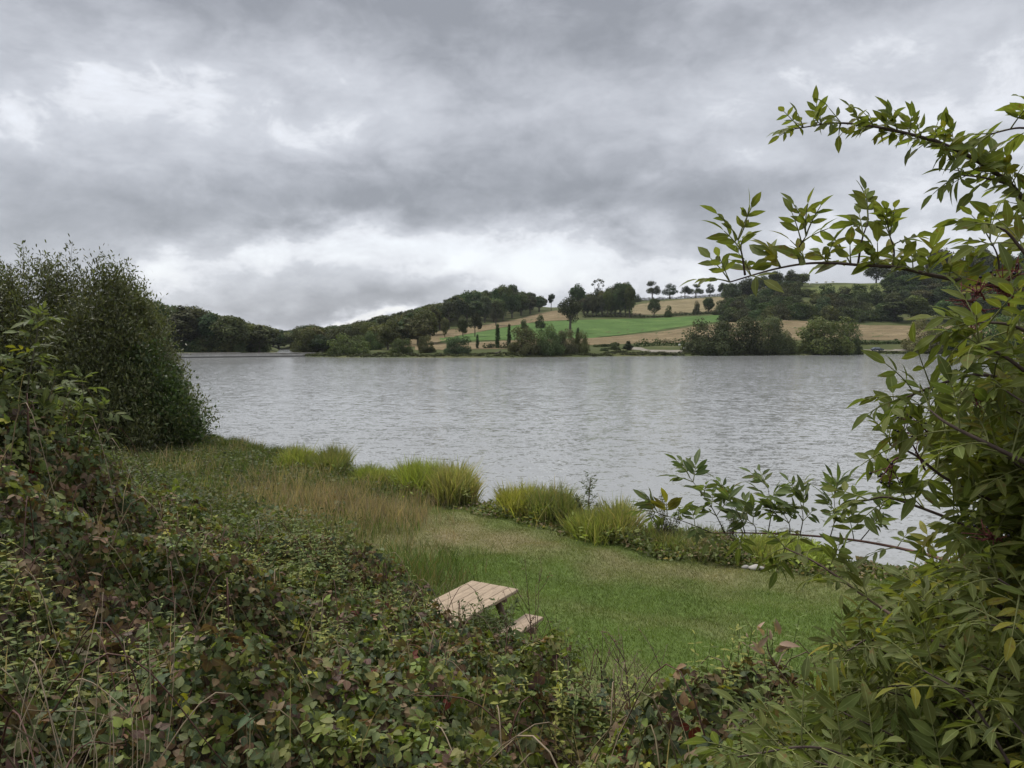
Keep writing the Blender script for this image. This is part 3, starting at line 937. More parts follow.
# --- scrub and trees on the right-hand hill
SX = [718, 735, 760, 790, 815, 840, 870, 900, 930, 1030]
wood('hill_scrub', 'rounded scrub bush on the steep slope below the hilltop pasture', 'scrub on the steep right-hand slope',
     [(px + random.uniform(-4, 4), D) for D, st in ((432, 15), (458, 15), (486, 15), (512, 16)) for px in np.arange(722 + (D % 3) * 4, 900, st)], ['scrub'], (5, 9), (5, 8.5), 'bush', sky=False, trunk=False)
wood('hill_scrub', 'rounded scrub bush on the steep slope below the hilltop pasture', 'scrub on the steep right-hand slope', [(px + random.uniform(-3, 3), D) for D in (528, 545) for px in np.arange(728, 800, 11)], ['scrub', 'broad'], (5, 10), (5, 7), 'bush', sky=False, trunk=False)
wood('slope_tree', 'dark tree in the wood on the right-hand slope', 'trees of the wood on the right-hand slope',
     [(px + random.uniform(-5, 5), D) for D in (430, 465, 500, 535, 570, 600) for px in np.arange(884 + (600 - D) * .06, 1090, 15)], ['broad', 'broad', 'tall'], (10, 15), (6, 8.5), sky=False)
g = 'trees along the hilltop pasture'
for px, D, yt, w, lab in ((746, 560, 279, 26, 'dark hilltop tree left of the pasture'), (730, 540, 284, 20, 'dark hilltop tree at the right end of the stubble'), (774, 560, 272, 17, 'dark hilltop tree behind the elder twig, left of the sheep'),
                          (790, 566, 271, 17, 'tallest dark tree of the hilltop cluster left of the sheep'), (801, 572, 274, 14, 'dark hilltop tree nearest the sheep'), (762, 552, 276, 15, 'leftmost dark tree of the hilltop cluster left of the sheep'),
                          (874, 632, 262, 22, 'round hilltop tree standing alone on the pasture'), (938, 610, 250.5, 28, 'big round skyline tree above the right slope'),
                          (958, 612, 256, 24, 'skyline tree right of the big round one'), (978, 612, 249.5, 30, 'tallest skyline tree on the right hill'),
                          (1000, 612, 254, 26, 'skyline tree near the elder stem'), (1024, 610, 252, 30, 'skyline tree at the right edge of the view')):
    tree_at('broad', px, D, yt, w, lab, g, 'hilltop_tree')

# ------------------------------------------------------------------ stone dam across the arm of the lake
b = Batch()
dam = [(60, 204, 1.35), (178, 219, 1.3), (240, 230, 1.2), (298, 240, 1.0), (322, 243, 1.0)]
dp = np.array([((px - 512) / F * D, D, h) for px, D, h in dam])
prof = [(-1.5, -1.5), (-.5, None), (-.5, 'c'), (1.2, 'c'), (1.2, None), (2.2, -1.5)]
V = []
for (x, y, h) in dp:
    for (oy, oz) in prof:
        zz = h - .28 if oz is None else (h if oz == 'c' else oz)
        V.append((x, y + oy, zz))
Q = []
for i in range(len(dp) - 1):
    for j in range(len(prof) - 1):
        Q.append((i * 6 + j, (i + 1) * 6 + j, (i + 1) * 6 + j + 1, i * 6 + j + 1))
b.add(V, Q)
dmat, N, o = material('dam_masonry')
pos = N.n('ShaderNodeNewGeometry').outputs['Position']
mp = N.n('ShaderNodeSeparateXYZ', {0: pos})
v2 = N.n('ShaderNodeCombineXYZ', {0: mp.outputs[0], 1: mp.outputs[2]}).outputs[0]
br = N.n('ShaderNodeTexBrick', {'Vector': v2, 'Scale': 1.0, 'Color1': (.50, .48, .445, 1), 'Color2': (.60, .58, .54, 1), 'Mortar': (.3, .29, .27, 1), 'Mortar Size': .03, 'Brick Width': 1.1, 'Row Height': .42}).outputs[0]
c = N.mix(N.n('ShaderNodeMapRange', {0: N.noise(pos, .5, 5.0, .65).outputs[0], 1: .35, 2: .65, 3: 0, 4: .5}).outputs[0], br, (.34, .325, .29))
c = N.mix(N.n('ShaderNodeMapRange', {0: mp.outputs[2], 1: .42, 2: .3, 3: 0, 4: .85}).outputs[0], c, (.06, .06, .05))
p = N.n('ShaderNodeBsdfPrincipled', {'Base Color': c, 'Roughness': .9})
dmat.node_tree.links.new(p.outputs[0], o.inputs[0])
dth = thing('stone_dam', (0, 0, 0), 'long low grey stone dam wall across the lake arm', 'dam')
b.build('wall', dmat, dth)
b = Batch()
for i in range(len(dp) - 1):
    a, c_ = dp[i], dp[i + 1]
    L = c_ - a
    ang = math.atan2(L[1], L[0])
    R = np.array([[cos(ang), -sin(ang), 0], [sin(ang), cos(ang), 0], [0, 0, 1]])
    box(b, (a + c_) / 2 * np.array([1, 1, 1]) + np.array([0, .35, .075]), (np.linalg.norm(L[:2]), 2.1, .14), R)
b.build('coping', M['stone'], dth)

# ------------------------------------------------------------------ small things on the far side
def car(px, D, rz):
    x = (px - 512) / F * D
    t = thing('parked_car', (x, D, hf(x, D) + .1), 'dark blue car parked on the far shore between two willow bushes', 'car', None, rz)
    side = [(-2.15, .35), (-2.2, .75), (-2.05, .95), (-1.75, 1.0), (-1.25, 1.42), (.35, 1.46), (1.0, 1.0), (1.95, .88), (2.15, .7), (2.15, .35)]
    b = Batch()
    n = len(side)
    V = []
    for w, k in ((-.86, 1), (.86, 1)):
        for (sx_, sz_) in side:
            inset = .82 if sz_ > 1.2 else 1.0
            V.append((sx_, w * inset, sz_))
    b.add(V, [(i, (i + 1) % n, n + (i + 1) % n, n + i) for i in range(n)], None, (.035, .045, .07))
    for s_ in (0, n):       # the two flanks, as a fan of quads
        b.add(np.array(V)[s_:s_ + n], [(0, 1, 2, 9), (2, 3, 8, 9), (3, 6, 7, 8), (3, 4, 5, 6)], None, (.035, .045, .07))
    b.build('body', solid('car_paint', (.035, .045, .07), .3, .05, 2.0, .6), t)
    gl = solid('car_glass', (.30, .34, .38), .1, .05, 2.0, .6)
    for w in (-.835, .835):
        b = Batch()
        k = .9
        b.add([(-1.5, w * 1.0, 1.04), (.80, w * 1.0, 1.04), (.32, w * k, 1.38), (-1.18, w * k, 1.36)], [(0, 1, 2, 3)])
        b.V[-1][:, 1] += math.copysign(.03, w)
        b.build('side_window', gl, t)
    b = Batch(); b.add([(1.03, -.66, 1.03), (1.03, .66, 1.03), (.43, .60, 1.43), (.43, -.60, 1.43)], [(0, 1, 2, 3)]); b.V[-1][:, 0] += .03; b.build('windscreen', gl, t)
    ty = solid('tyre_rubber', (.02, .02, .02), .9, .1, 5.0, .2)
    hub = solid('wheel_rim', (.4, .4, .42), .4, .1, 5.0, .5, metallic=.6)
    a = np.linspace(0, 2 * pi, 15)[:-1]
    for wx in (-1.35, 1.35):
        for wy in (-.8, .8):
            b = Batch()
            tube(b, [(wx, wy - .1, .33), (wx, wy + .1, .33)], .33, 14)
            w_ = b.build('wheel', ty, t)
            b = Batch()
            tube(b, [(wx, wy + math.copysign(.09, wy), .33), (wx, wy + math.copysign(.13, wy), .33)], .19, 10)
            b.build('rim', hub, w_)
    return t


car(877, 289, 0.15)


def sheep(px, D, rz, label):
    x = (px - 512) / F * D
    b = Batch()
    t = thing('sheep', (x, D, hf(x, D) + .12), label, 'sheep', 'sheep on the hilltop pasture', rz)
    ball(b, (0, 0, .85), (.75, .42, .45))
    ball(b, (-.5, 0, .85), (.35, .4, .42))
    tube(b, [(.5, 0, .95), (.85, 0, 1.05), (1.05, 0, 1.0)], [.22, .17, .1], 7)
    for lx in (-.5, .5):
        for ly in (-.2, .2):
            tube(b, [(lx, ly, .6), (lx, ly, 0)], [.1, .06], 6)
    b.build('body', M['wool'], t, True)
    return t


for px, D, rz, lab in ((808.5, 585, .4, 'leftmost white sheep on the hilltop pasture'), (815, 590, 2.8, 'second white sheep from the left on the pasture'),
                       (824, 592, .1, 'third white sheep from the left on the pasture'), (831, 592, 3.3, 'rightmost white sheep of the four on the pasture')):
    s = sheep(px, D, rz, lab)
    s.scale = (1.25, 1.25, 1.25)

for px, py, lab in ((679.3, 345.6, 'upper of two small white sign boards by the gravel track'), (684.2, 348.6, 'lower of two small white sign boards by the gravel track')):
    D = D_at(px, py + 2.5)
    x = (px - 512) / F * D
    t = thing('sign_board', (x, D, hf(x, D)), lab, 'sign', 'white sign boards by the track')
    b = Batch(); tube(b, [(0, 0, -.2), (0, 0, 1.2)], .05, 6); b.build('post', M['bark'], t)
    b = Batch(); box(b, (0, -.07, 1.0), (.75, .05, .6)); b.build('board', M['white'], t)

D = 231
x = (498.5 - 512) / F * D
b = Batch()
tube(b, catmull([(-.9, 0, .15), (-.3, .1, .3), (.4, 0, .45), (.8, 0, 1.0)], 5), np.linspace(.3, .12, 16), 8)
tube(b, catmull([(.1, 0, .35), (.3, -.3, .7), (.1, -.4, 1.0)], 4), np.linspace(.14, .05, 9), 6)
l_ = b.build('driftwood_log', M['bark'])
l_.location = (x, D, hf(x, D))
tag(l_, 'dark driftwood log with a raised end at the far water edge', 'log')

# ------------------------------------------------------------------ picnic table
GZT = float(h_near(np.array([-.4]), np.array([10.4]))[0])
TL = math.atan2(-.867, -.498)
tb = thing('picnic_table', (-.709, 10.4, GZT), 'weathered pale wood picnic table half hidden behind the brambles', 'table', None, TL)
TOPZ = 1.40 - GZT


def board(name, x, y, z, L, w, th, parent, mat):
    b = Batch()
    box(b, (x, y, z), (L, w, th))
    o_ = b.build(name, mat, parent)
    bev = o_.modifiers.new('bevel', 'BEVEL'); bev.width = .006; bev.segments = 2
    return o_


b = Batch()
for k in range(5):
    box(b, (0, (k - 2) * .162, TOPZ - .022 + .0015 * (k % 2)), (1.82, .156, .044))
o_ = b.build('tabletop', M['wood'], tb)
bev = o_.modifiers.new('bevel', 'BEVEL'); bev.width = .006; bev.segments = 2
for s in (-1, 1):
    board('seat', 0, s * .67, TOPZ - .36, 1.82, .28, .044, tb, M['wood'])
    b = Batch()
    for e in (-1, 1):
        a_ = np.array([s * .62, -TOPZ * 0, 0])
        p0, p1 = np.array([s * .66, e * .62, -.05]), np.array([s * .62, e * .18, TOPZ - .05])
        d = p1 - p0
        L = np.linalg.norm(d); d = d / L
        xx = np.array([1., 0, 0]); yy = np.cross(d, xx)
        box(b, (p0 + p1) / 2, (.05, .09, L), np.stack([xx, yy, d], -1))
    b.build('leg', M['wooddark'], tb)
    board('cross_beam', s * .60, 0, TOPZ - .43, .05, 1.70, .09, tb, M['wooddark'])
    board('batten', s * .60, 0, TOPZ - .075, .05, .76, .07, tb, M['wooddark'])

# ------------------------------------------------------------------ grass blades
def blades(b, x, y, z, H, lean, width, tint, curve=.5, seed=1):
    r = np.random.default_rng(seed)
    n = len(x)
    a = r.uniform(0, 2 * pi, n)
    ld = np.stack([np.cos(a), np.sin(a)], -1) * (lean * r.uniform(.2, 1.4, n))[:, None]
    fa = r.uniform(0, 2 * pi, n)
    w = np.stack([np.cos(fa), np.sin(fa), np.zeros(n)], -1) * (width * r.uniform(.6, 1.3, n))[:, None]
    base = np.stack([x, y, z], -1)
    V = np.zeros((n, 8, 3))
    for k, (t, ww) in enumerate(((0, .8), (.4, 1.0), (.75, .7), (1.0, .12))):
        q = base.copy()
        q[:, :2] += ld * (t ** 1.8)[..., None] * H[:, None] if np.ndim(t) else ld * (t ** 1.8) * H[:, None]
        q[:, 2] += H * t * (1 - curve * .35 * t * np.linalg.norm(ld, axis=1))
        V[:, 2 * k] = q - w * ww / 2
        V[:, 2 * k + 1] = q + w * ww / 2
    off = (np.arange(n) * 8)[:, None, None]
    Q = (np.array([(0, 1, 3, 2), (2, 3, 5, 4), (4, 5, 7, 6)])[None] + off).reshape(-1, 4)
    b.add(V.reshape(-1, 3), Q, None, np.repeat(np.broadcast_to(tint, (n, 3)), 8, 0))


def land(x, y):
    return (np.interp(x, SHX, SHY) - y) * .78


# short lawn
n = 420000
y = rng.uniform(6.5, 22, n); x = rng.uniform(-5.5, 9.5, n)
keep = (land(x, y) > .25) & (np.interp(x, FTX, FTY) - y < 2.2) & (rng.random(n) < np.clip(16 / y, .5, 1.3))
x, y = x[keep], y[keep]
d = np.clip(dryness(x, y) + rng.normal(0, .12, len(x)), 0, 1)[:, None]
tn = (np.array([.125, .178, .042]) * (1 - d) + np.array([.25, .205, .115]) * d) * rng.uniform(.82, 1.18, (len(x), 1))
b = Batch()
blades(b, x, y, h_near(x, y) - .01, rng.uniform(.03, .075, len(x)) * (1 - .3 * d[:, 0]), np.full(len(x), .7), np.full(len(x), .0085), tn, .5, 3)
tag(b.build('lawn_grass', M['grass']), 'short green lawn with dry worn patches beside the lake', 'grass', kind='stuff')

# tall dry meadow grass on the left shore and the foot of the bank
n = 150000
y = rng.uniform(9, 42, n); x = rng.uniform(-24, 1, n)
dry = dryness(x, y)
px_ = 512 + F * x / y
inb = (land(x, y) > .5) & (px_ > 60) & (px_ < 455) & (y > np.interp(x, FTX, FTY) - 4.5)
inb &= ~((x > -3.2) & (y < 16.5)) & ((x < -2.2) | (rng.random(n) < .25))
edge = np.clip((-1.2 - x) / 2.0, 0, 1)
x, y, dry, edge = x[inb], y[inb], dry[inb], edge[inb]
pick = rng.random(len(x)) < np.clip(dry * .95 - .02 + .25 * waves(x, y, 1.8, 4), .03, .95)
tan = np.array([.30, .24, .15]) * rng.uniform(.65, 1.25, (len(x), 1)) * rng.uniform(.93, 1.07, (len(x), 3))
grn = np.array([.115, .145, .048]) * rng.uniform(.6, 1.4, (len(x), 1)) * rng.uniform(.9, 1.1, (len(x), 3))
tn = np.where(pick[:, None], tan, grn)
H = np.where(pick, rng.uniform(.3, .72, len(x)), rng.uniform(.15, .5, len(x))) * (.35 + .65 * edge) * (1 + .25 * waves(x, y, 1.2, 9))
b = Batch()
blades(b, x, y, h_near(x, y) - .02, H, np.full(len(x), .38), np.where(y > 18, .016, .011), tn, .5, 4)
tag(b.build('meadow_grass', M['grass']), 'tall tan and green meadow grass on the left shore', 'grass', kind='stuff')

# rough greener grass round the table end and the foot of the thicket
n = 42000
x = rng.uniform(-3.5, 4.5, n); y = rng.uniform(5.2, 16.5, n)
rg = np.exp(-(((x + 2.0) / 1.0) ** 2 + ((y - 14.6) / 1.5) ** 2)) + 1.1 * np.exp(-((y - np.interp(x, [-3, 0, 1.0, 2.2, 4.5], [11, 8.4, 7.3, 6.5, 6.0])) / .75) ** 2) * (x > -.2)
keep = rng.random(n) < rg
x, y = x[keep], y[keep]
dr_ = rng.random(len(x)) < .3 + .35 * (x > .3)
tn = np.where(dr_[:, None], np.array([.19, .145, .08]), np.array([.085, .125, .032])) * rng.uniform(.6, 1.35, (len(x), 1))
b = Batch()
blades(b, x, y, h_near(x, y) - .02, rng.uniform(.15, .5, len(x)), np.full(len(x), .5), np.full(len(x), .010), tn, .6, 5)
tag(b.build('rough_grass', M['grass']), 'rough long grass and dry weeds along the edge of the lawn', 'grass', kind='stuff')

# ------------------------------------------------------------------ reed and sedge clumps on the water edge
REED = [
    # px0, px1, top y, base y, colours, name, label, dense
    (272, 306, 446, 476, 0, 'broad yellow green reed clump farthest left on the water edge'),
    (304, 339, 449, 480, 1, 'dark sided reed clump next to the leftmost one'),
    (345, 392, 467, 492, 0, 'low left half of the longest reed bed'),
    (388, 440, 462, 500, 2, 'tall bright middle of the longest reed bed'),
    (430, 473, 466, 508, 3, 'yellowing right end of the longest reed bed, by the gap of water'),
    (498, 537, 484, 520, 4, 'yellow green sedge clump right of the gap of water'),
    (528, 576, 487, 524, 1, 'reed clump with brown tips beside the thin sapling'),
    (576, 618, 506, 548, 0, 'bushy green clump above the worn lawn'),
    (610, 645, 504, 552, 3, 'round clump with tan seed heads left of the narrow water gap'),
    (656, 706, 532, 560, 1, 'low dark waterside clump under the slender weed'),
    (700, 756, 534, 566, 5, 'low grey green waterside clump behind the elder shoots'),
    (766, 812, 538, 570, 0, 'bright green clump right of the narrow gap, behind the elder'),
    (806, 850, 542, 572, 2, 'green clump at the right end of the shore, behind the elder'),
]
RC = [((.225, .27, .065), (.37, .33, .13)), ((.16, .20, .06), (.32, .26, .12)), ((.25, .305, .065), (.33, .33, .10)), ((.215, .24, .07), (.43, .34, .17)), ((.28, .29, .06), (.45, .38, .14)), ((.16, .19, .075), (.31, .25, .16))]
for i, (x0, x1, yt, yb, ci, lab) in enumerate(REED):
    D = 4.62 * F / (yb - HORIZON)
    cx = ((x0 + x1) / 2 - 512) / F * D
    w = (x1 - x0) / 2 / F * D
    cy = float(np.interp(cx, SHX, SHY)) - .15 if True else D
    cy = min(cy, D + 1.2)
    zb = .3
    Htop = EYE - (yt - HORIZON) / F * cy - zb
    t = thing('reed_clump', (cx, cy, zb), lab, 'reeds', 'reed clumps along the near shore')
    r = np.random.default_rng(900 + i)
    n = int(4300 * w)
    k = 7
    sub = r.uniform(-1, 1, (k, 2)); subh = r.uniform(.75, 1.05, k)
    si = r.integers(0, k, n)
    lx = sub[si, 0] * w * .75 + r.normal(0, w * .22, n); ly = sub[si, 1] * .55 + r.normal(0, .3, n)
    sl = -0.8 * lx * np.sign(1) * (cx < 4)     # the clump follows the slanting shore
    env = np.sqrt(np.clip(1 - (lx / (w * 1.15)) ** 4, .05, 1))
    H = Htop * 1.32 * env * subh[si] * np.where(r.random(n) < .8, r.uniform(.45, .88, n), r.uniform(.6, 1.03, n))
    ca, cb = np.array(RC[ci][0]), np.array(RC[ci][1])
    mixv = np.clip(r.random((n, 1)) ** 2.6 + .4 * (r.random((k, 1))[si] - .5), 0, 1)
    tn = (ca * (1 - mixv) + cb * mixv) * r.uniform(.65, 1.3, (n, 1))
    b = Batch()
    blades(b, lx, ly + sl * .45, np.full(n, -.25), H + .25, np.full(n, .42), np.full(n, .026), tn, .7, 40 + i)
    b.build('blades', M['grass'], t)
    # a skirt of broad waterside leaves
    m = int(2000 * w)
    lx, ly = r.uniform(-w, w, m), r.normal(0, .5, m)
    pos = np.stack([lx, ly - .8 * lx * (cx < 4) * .45, r.uniform(0, .55, m) * Htop], -1)
    dr_ = unit(np.stack([r.normal(size=m), r.normal(size=m) - .4, r.uniform(.1, 1.2, m)], -1))
    b = Batch()
    scatter(b, NARROW, pos, frames(dr_, unit(r.normal(size=(m, 3)) + [0, 0, 1.5])), r.uniform(.08, .2, m), ca * r.uniform(.55, 1.4, (m, 1)))
    b.build('leaves', M['grass'], t)

# the small tussocks further left along the shore
for i, (px, yt, yb, lab) in enumerate(((212, 443, 458, 'small tussock below the big dark willow'), (229, 449, 462, 'small tussock between willow and reeds'), (254, 453, 468, 'dark small tussock left of the reed clumps'))):
    D = 4.62 * F / (yb - HORIZON)
    cx = (px - 512) / F * D
    cy = min(float(np.interp(cx, SHX, SHY)) - .4, D + 2)
    t = thing('sedge_tussock', (cx, cy, .35), lab, 'sedge', 'sedge tussocks near the willow')
    r = np.random.default_rng(70 + i)
    n = 1500
    q = np.sqrt(r.random(n)) * .55; a = r.uniform(0, 2 * pi, n)
    b = Batch()
    Ht = (yb - yt) / F * D
    blades(b, q * np.cos(a), q * np.sin(a), np.full(n, -.05), r.uniform(.4, 1.1, n) * Ht * 1.15, np.full(n, .6), np.full(n, .018), np.array([.10, .125, .035]) * r.uniform(.5, 1.4, (n, 1)), .7, 80 + i)
    b.build('blades', M['grass'], t)

# slender waterside weeds
def weed(name, px, ytop, D, label, cat, tint, leaf, spread, n_st, seed, zb=None, group=None, stem=(.12, .09, .06), nleaf=14, smin=.35):
    x = (px - 512) / F * D
    zb = float(h_near(np.array([x]), np.array([D]))[0]) if zb is None else zb
    H = EYE - (ytop - HORIZON) / F * D - zb
    t = thing(name, (x, D, zb), label, cat, group)
    r = np.random.default_rng(seed)
    bs, bl = Batch(), Batch()
    for i in range(n_st):
        a, l = r.uniform(0, 2 * pi), r.uniform(.1, 1) * spread
        h = H * r.uniform(.6, 1.0) if i else H
        pth = catmull([(r.normal() * .03, r.normal() * .03, -.05), (cos(a) * l * .35, sin(a) * l * .35, h * .5), (cos(a) * l, sin(a) * l, h)], 6)
        tube(bs, pth, np.linspace(.008, .002, len(pth)) * (D / 9) ** .5, 4, stem)
        tips = [pth]
        for j in range(4):
            q = pth[int(r.integers(4, len(pth) - 1))]
            a2 = r.uniform(0, 2 * pi); l2 = h * r.uniform(.12, .3)
            e = q + np.array([cos(a2) * l2 * .6, sin(a2) * l2 * .6, l2])
            tw = np.stack([q, (q + e) / 2 + r.normal(0, .015, 3), e])
            tube(bs, tw, [.004, .003, .0015], 4, stem)
            tips.append(catmull(tw, 5))
        for tw in tips:
            if nleaf == 0: continue
            ii = r.integers(int(len(tw) * smin) if tw is pth else 1, len(tw), nleaf)
            pos = tw[ii] + r.normal(0, .012, (nleaf, 3))
            d = unit(np.stack([r.normal(size=nleaf), r.normal(size=nleaf), r.uniform(-.2, .9, nleaf)], -1))
            scatter(bl, NARROW if leaf < .1 else ELDER2, pos, frames(d, unit(r.normal(size=(nleaf, 3)) + [0, 0, 1.2])), leaf * r.uniform(.6, 1.3, nleaf), np.array(tint) * r.uniform(.6, 1.35, (nleaf, 1)))
    bs.build('stems', M['twig'], t)
    if bl.n: bl.build('leaves', M['grass'], t)
    return t


weed('waterside_sapling', 588, 478, 19.3, 'thin leafy sapling rising between two reed clumps', 'sapling', (.08, .10, .04), .09, .45, 7, 21)
weed('slender_weed', 668, 497, 17.6, 'slender dark weed spray standing over the low waterside clump', 'weed', (.075, .085, .05), .07, .7, 12, 22)
weed('slender_weed', 735, 512, 16.7, 'second slender weed spray behind the elder shoots', 'weed', (.075, .085, .05), .06, .5, 8, 23)
for i, (px, yt, D_, lab) in enumerate(((474, 604, 8.9, 'leafy green weed below the table edge'), (488, 612, 8.7, 'leafy weed hiding the near table legs'), (503, 620, 8.5, 'leafy weed at the hidden end of the bench'), (515, 634, 8.3, 'low leafy weed in front of the bench'), (556, 645, 8.1, 'low leafy weed right of the bench end'))):
    weed('leafy_weed', px, yt, D_, lab, 'weed', (.10, .13, .045), .06, .3, 12, 210 + i, None, 'leafy weeds in front of the picnic table', (.12, .10, .05), 26, .15)
weed('dead_dock', 535, 566, 8.9, 'bare brown dead dock stem branching in front of the table bench', 'weed', (.14, .075, .05), .035, .5, 5, 24, None, 'dead dock stems', (.11, .065, .05), 6)
weed('dead_dock', 602, 636, 7.6, 'dark red brown dead stems leaning at the foot of the lawn', 'weed', (.12, .06, .05), .03, .6, 9, 25, None, 'dead dock stems', (.075, .045, .04), 6)
weed('dead_dock', 640, 640, 7.2, 'low tangle of dry pinkish stems right of the leaning dark stems', 'weed', (.18, .11, .09), .035, .5, 10, 26, None, 'dead dock stems', (.15, .10, .08), 8)

for i, (px, py, s_) in enumerate(((758, 571, .12), (749, 570, .07), (766, 572, .06))):
    D = 4.6 * F / (py - HORIZON)
    x = (px - 512) / F * D
    b = Batch()
    ball(b, (0, 0, .05), (s_, s_ * .7, s_ * .5), (1, 1, 1), 10, 7)
    v = b.V[0]; b.V[0] = v * (1 + .18 * np.sin(v[:, [1, 2, 0]] * 21 + i))
    o_ = b.build('shore_stone', M['stone'], None, True)
    o_.location = (x, D, float(h_near(np.array([x]), np.array([D]))[0]))
    tag(o_, ('largest pale stone lying on the shore turf', 'small pale stone left of the largest shore stone', 'small pale stone right of the largest shore stone')[i], 'stone', 'pale stones on the shore')

# ------------------------------------------------------------------ big willow by the left shore
def shoots_bush(name, label, cx, cy, zb, x_prof, z_prof, ry, n_sh, leaves, size, tint, seed, tpl, lean=.5, limb=True, cat='bush', low=.05, fillc=0):
    r = np.random.default_rng(seed)
    t = thing(name, (cx, cy, zb), label, cat)
    bl, bs = Batch(), Batch()
    x0, x1 = x_prof[0], x_prof[-1]
    for i in range(n_sh):
        x = r.uniform(x0, x1)
        top = np.interp(x, x_prof, z_prof)
        q = r.uniform(-1, 1)
        y = cy + q * ry
        Ht = (top - zb) * math.sqrt(max(.15, 1 - .7 * q * q)) * (r.uniform(.78, 1.06) if r.random() < .6 else r.uniform(.35, .8))
        if r.random() < .07: Ht *= 1.08
        out_ = np.array([(x - cx) / (x1 - x0) * lean * Ht * .5, q * .6, 0]) * r.uniform(.6, 1.3)
        tip = np.array([x - cx, y - cy, Ht]) + np.array([r.normal() * .25, r.normal() * .25, 0])
        foot = np.array([(x - cx) * .55, (y - cy) * .5, 0])
        mid = foot * .45 + tip * .55 - out_ * .15
        mid[2] = Ht * .5
        pth = catmull([foot, mid, tip], 8)
        tube(bs, pth, np.linspace(.03, .005, len(pth)), 4, (.07, .06, .045))
        n = leaves
        f = r.uniform(low, 1, n) ** .66
        ii = np.clip((f * (len(pth) - 1)), 0, len(pth) - 1.001)
        k = ii.astype(int); fr = (ii - k)[:, None]
        pos = pth[k] * (1 - fr) + pth[k + 1] * fr
        rad = (.60 * (1 - f) + .10 + .13 * (f < .93))
        off = r.normal(size=(n, 3)) * rad[:, None]
        pos = pos + off
        pos[:, 2] = np.maximum(pos[:, 2], .02)
        d = unit(off / (rad[:, None] + 1e-6) * .5 + np.stack([r.normal(size=n) * .4, r.normal(size=n) * .4, r.uniform(.0, 1.3, n)], -1))
        sh = r.uniform(.75, 1.25)
        tn = np.array(tint) * sh * r.uniform(.6, 1.4, (n, 1)) * r.uniform(.92, 1.08, (n, 3))
        scatter(bl, tpl, pos, frames(d, unit(r.normal(size=(n, 3)) + [0, 0, .8])), size * r.uniform(.6, 1.3, n), tn)
    if fillc:
        nm = max(8, fillc // 28)
        mx_, mq_, mt_ = r.uniform(x0, x1, nm), r.uniform(-1, 1, nm), np.sqrt(r.uniform(.004, .9, nm))
        mi = r.integers(0, nm, fillc)
        cxs = mx_[mi] + r.normal(0, .55, fillc); q = np.clip(mq_[mi] + r.normal(0, .18, fillc), -1, 1)
        tp = (np.interp(cxs, x_prof, z_prof) - zb) * np.sqrt(np.clip(1 - .7 * q * q, .15, 1))
        cz = tp * np.clip(mt_[mi] + r.normal(0, .08, fillc), .03, .95)
        n = fillc * 75
        c_ = np.repeat(np.stack([cxs - cx, q * ry, cz], -1), 75, 0)
        pos = c_ + r.normal(size=(n, 3)) * [.30, .30, .42]
        pos[:, 2] = np.maximum(pos[:, 2], .02)
        d = unit(np.stack([r.normal(size=n) * .5, r.normal(size=n) * .5, r.uniform(.1, 1.3, n)], -1))
        sh = np.repeat(r.uniform(.7, 1.35, nm)[mi][:, None] * r.uniform(.85, 1.15, (fillc, 1)), 75, 0)
        scatter(bl, tpl, pos, frames(d, unit(r.normal(size=(n, 3)) + [0, 0, .8])), size * r.uniform(.6, 1.3, n), np.array(tint) * sh * r.uniform(.65, 1.35, (n, 1)) * r.uniform(.92, 1.08, (n, 3)))
    bl.build('foliage', M['willow'], t)
    bs.build('stems', M['twig'], t)
    return t


D = 33.0
wx = lambda px, D=33.0: (px - 512) / F * D
wz = lambda py, D=33.0: EYE + (HORIZON - py) / F * D
pxs, pys = [-180, -110, -50, -20, 10, 42, 72, 92, 112, 124, 136, 148, 160, 174], [298, 268, 256, 256, 268, 258, 258, 272, 264, 280, 302, 328, 360, 412]
shoots_bush('willow_shrub', 'big dark willow thicket with upright shoots on the left shore', wx(20), D, .55, [wx(p) for p in pxs], [wz(q) for q in pys], 3.6, 420, 220, .17, (.092, .102, .038), 51, NARROW, .5, fillc=2900)
pxs, pys = [120, 130, 140, 152, 162, 172], [350, 338, 348, 372, 400, 430]
shoots_bush('alder_shrub', 'leafy dark green alder shrub at the right foot of the big willow', wx(148, 31), 32.0, .5, [wx(p, 31) for p in pxs], [wz(q, 31) for q in pys], 1.6, 60, 260, .13, (.066, .098, .030), 52, OVATE, .7, fillc=60)

# ------------------------------------------------------------------ bramble thicket on the bank
CTRL = [  # pixel and distance of points on top of the thicket
    (-150, 768, 2.0), (0, 768, 2.6), (250, 768, 2.8), (512, 768, 3.0), (760, 768, 2.9), (1000, 800, 2.4), (1200, 800, 2.4),
    (-150, 600, 3.2), (0, 650, 3.6), (0, 560, 4.6), (0, 468, 5.6), (0, 385, 6.4), (60, 412, 7.2), (-150, 380, 6.5), (-120, 440, 5.5), (110, 462, 8.5), (150, 478, 9.4),
    (200, 505, 9.2), (330, 545, 9.0), (400, 558, 9.2), (436, 577, 9.2), (456, 600, 9.0), (480, 622, 8.5), (512, 638, 7.9), (550, 645, 7.3), (600, 662, 6.6), (700, 705, 5.2), (800, 730, 4.4), (900, 740, 3.8),
    (250, 600, 6.0), (120, 560, 5.8), (100, 650, 4.2), (300, 680, 4.4), (400, 660, 5.3), (420, 720, 3.9), (550, 720, 4.2), (650, 740, 3.9), (200, 540, 7.4), (350, 600, 7.0)]
CP = np.array([P(*c) for c in CTRL])


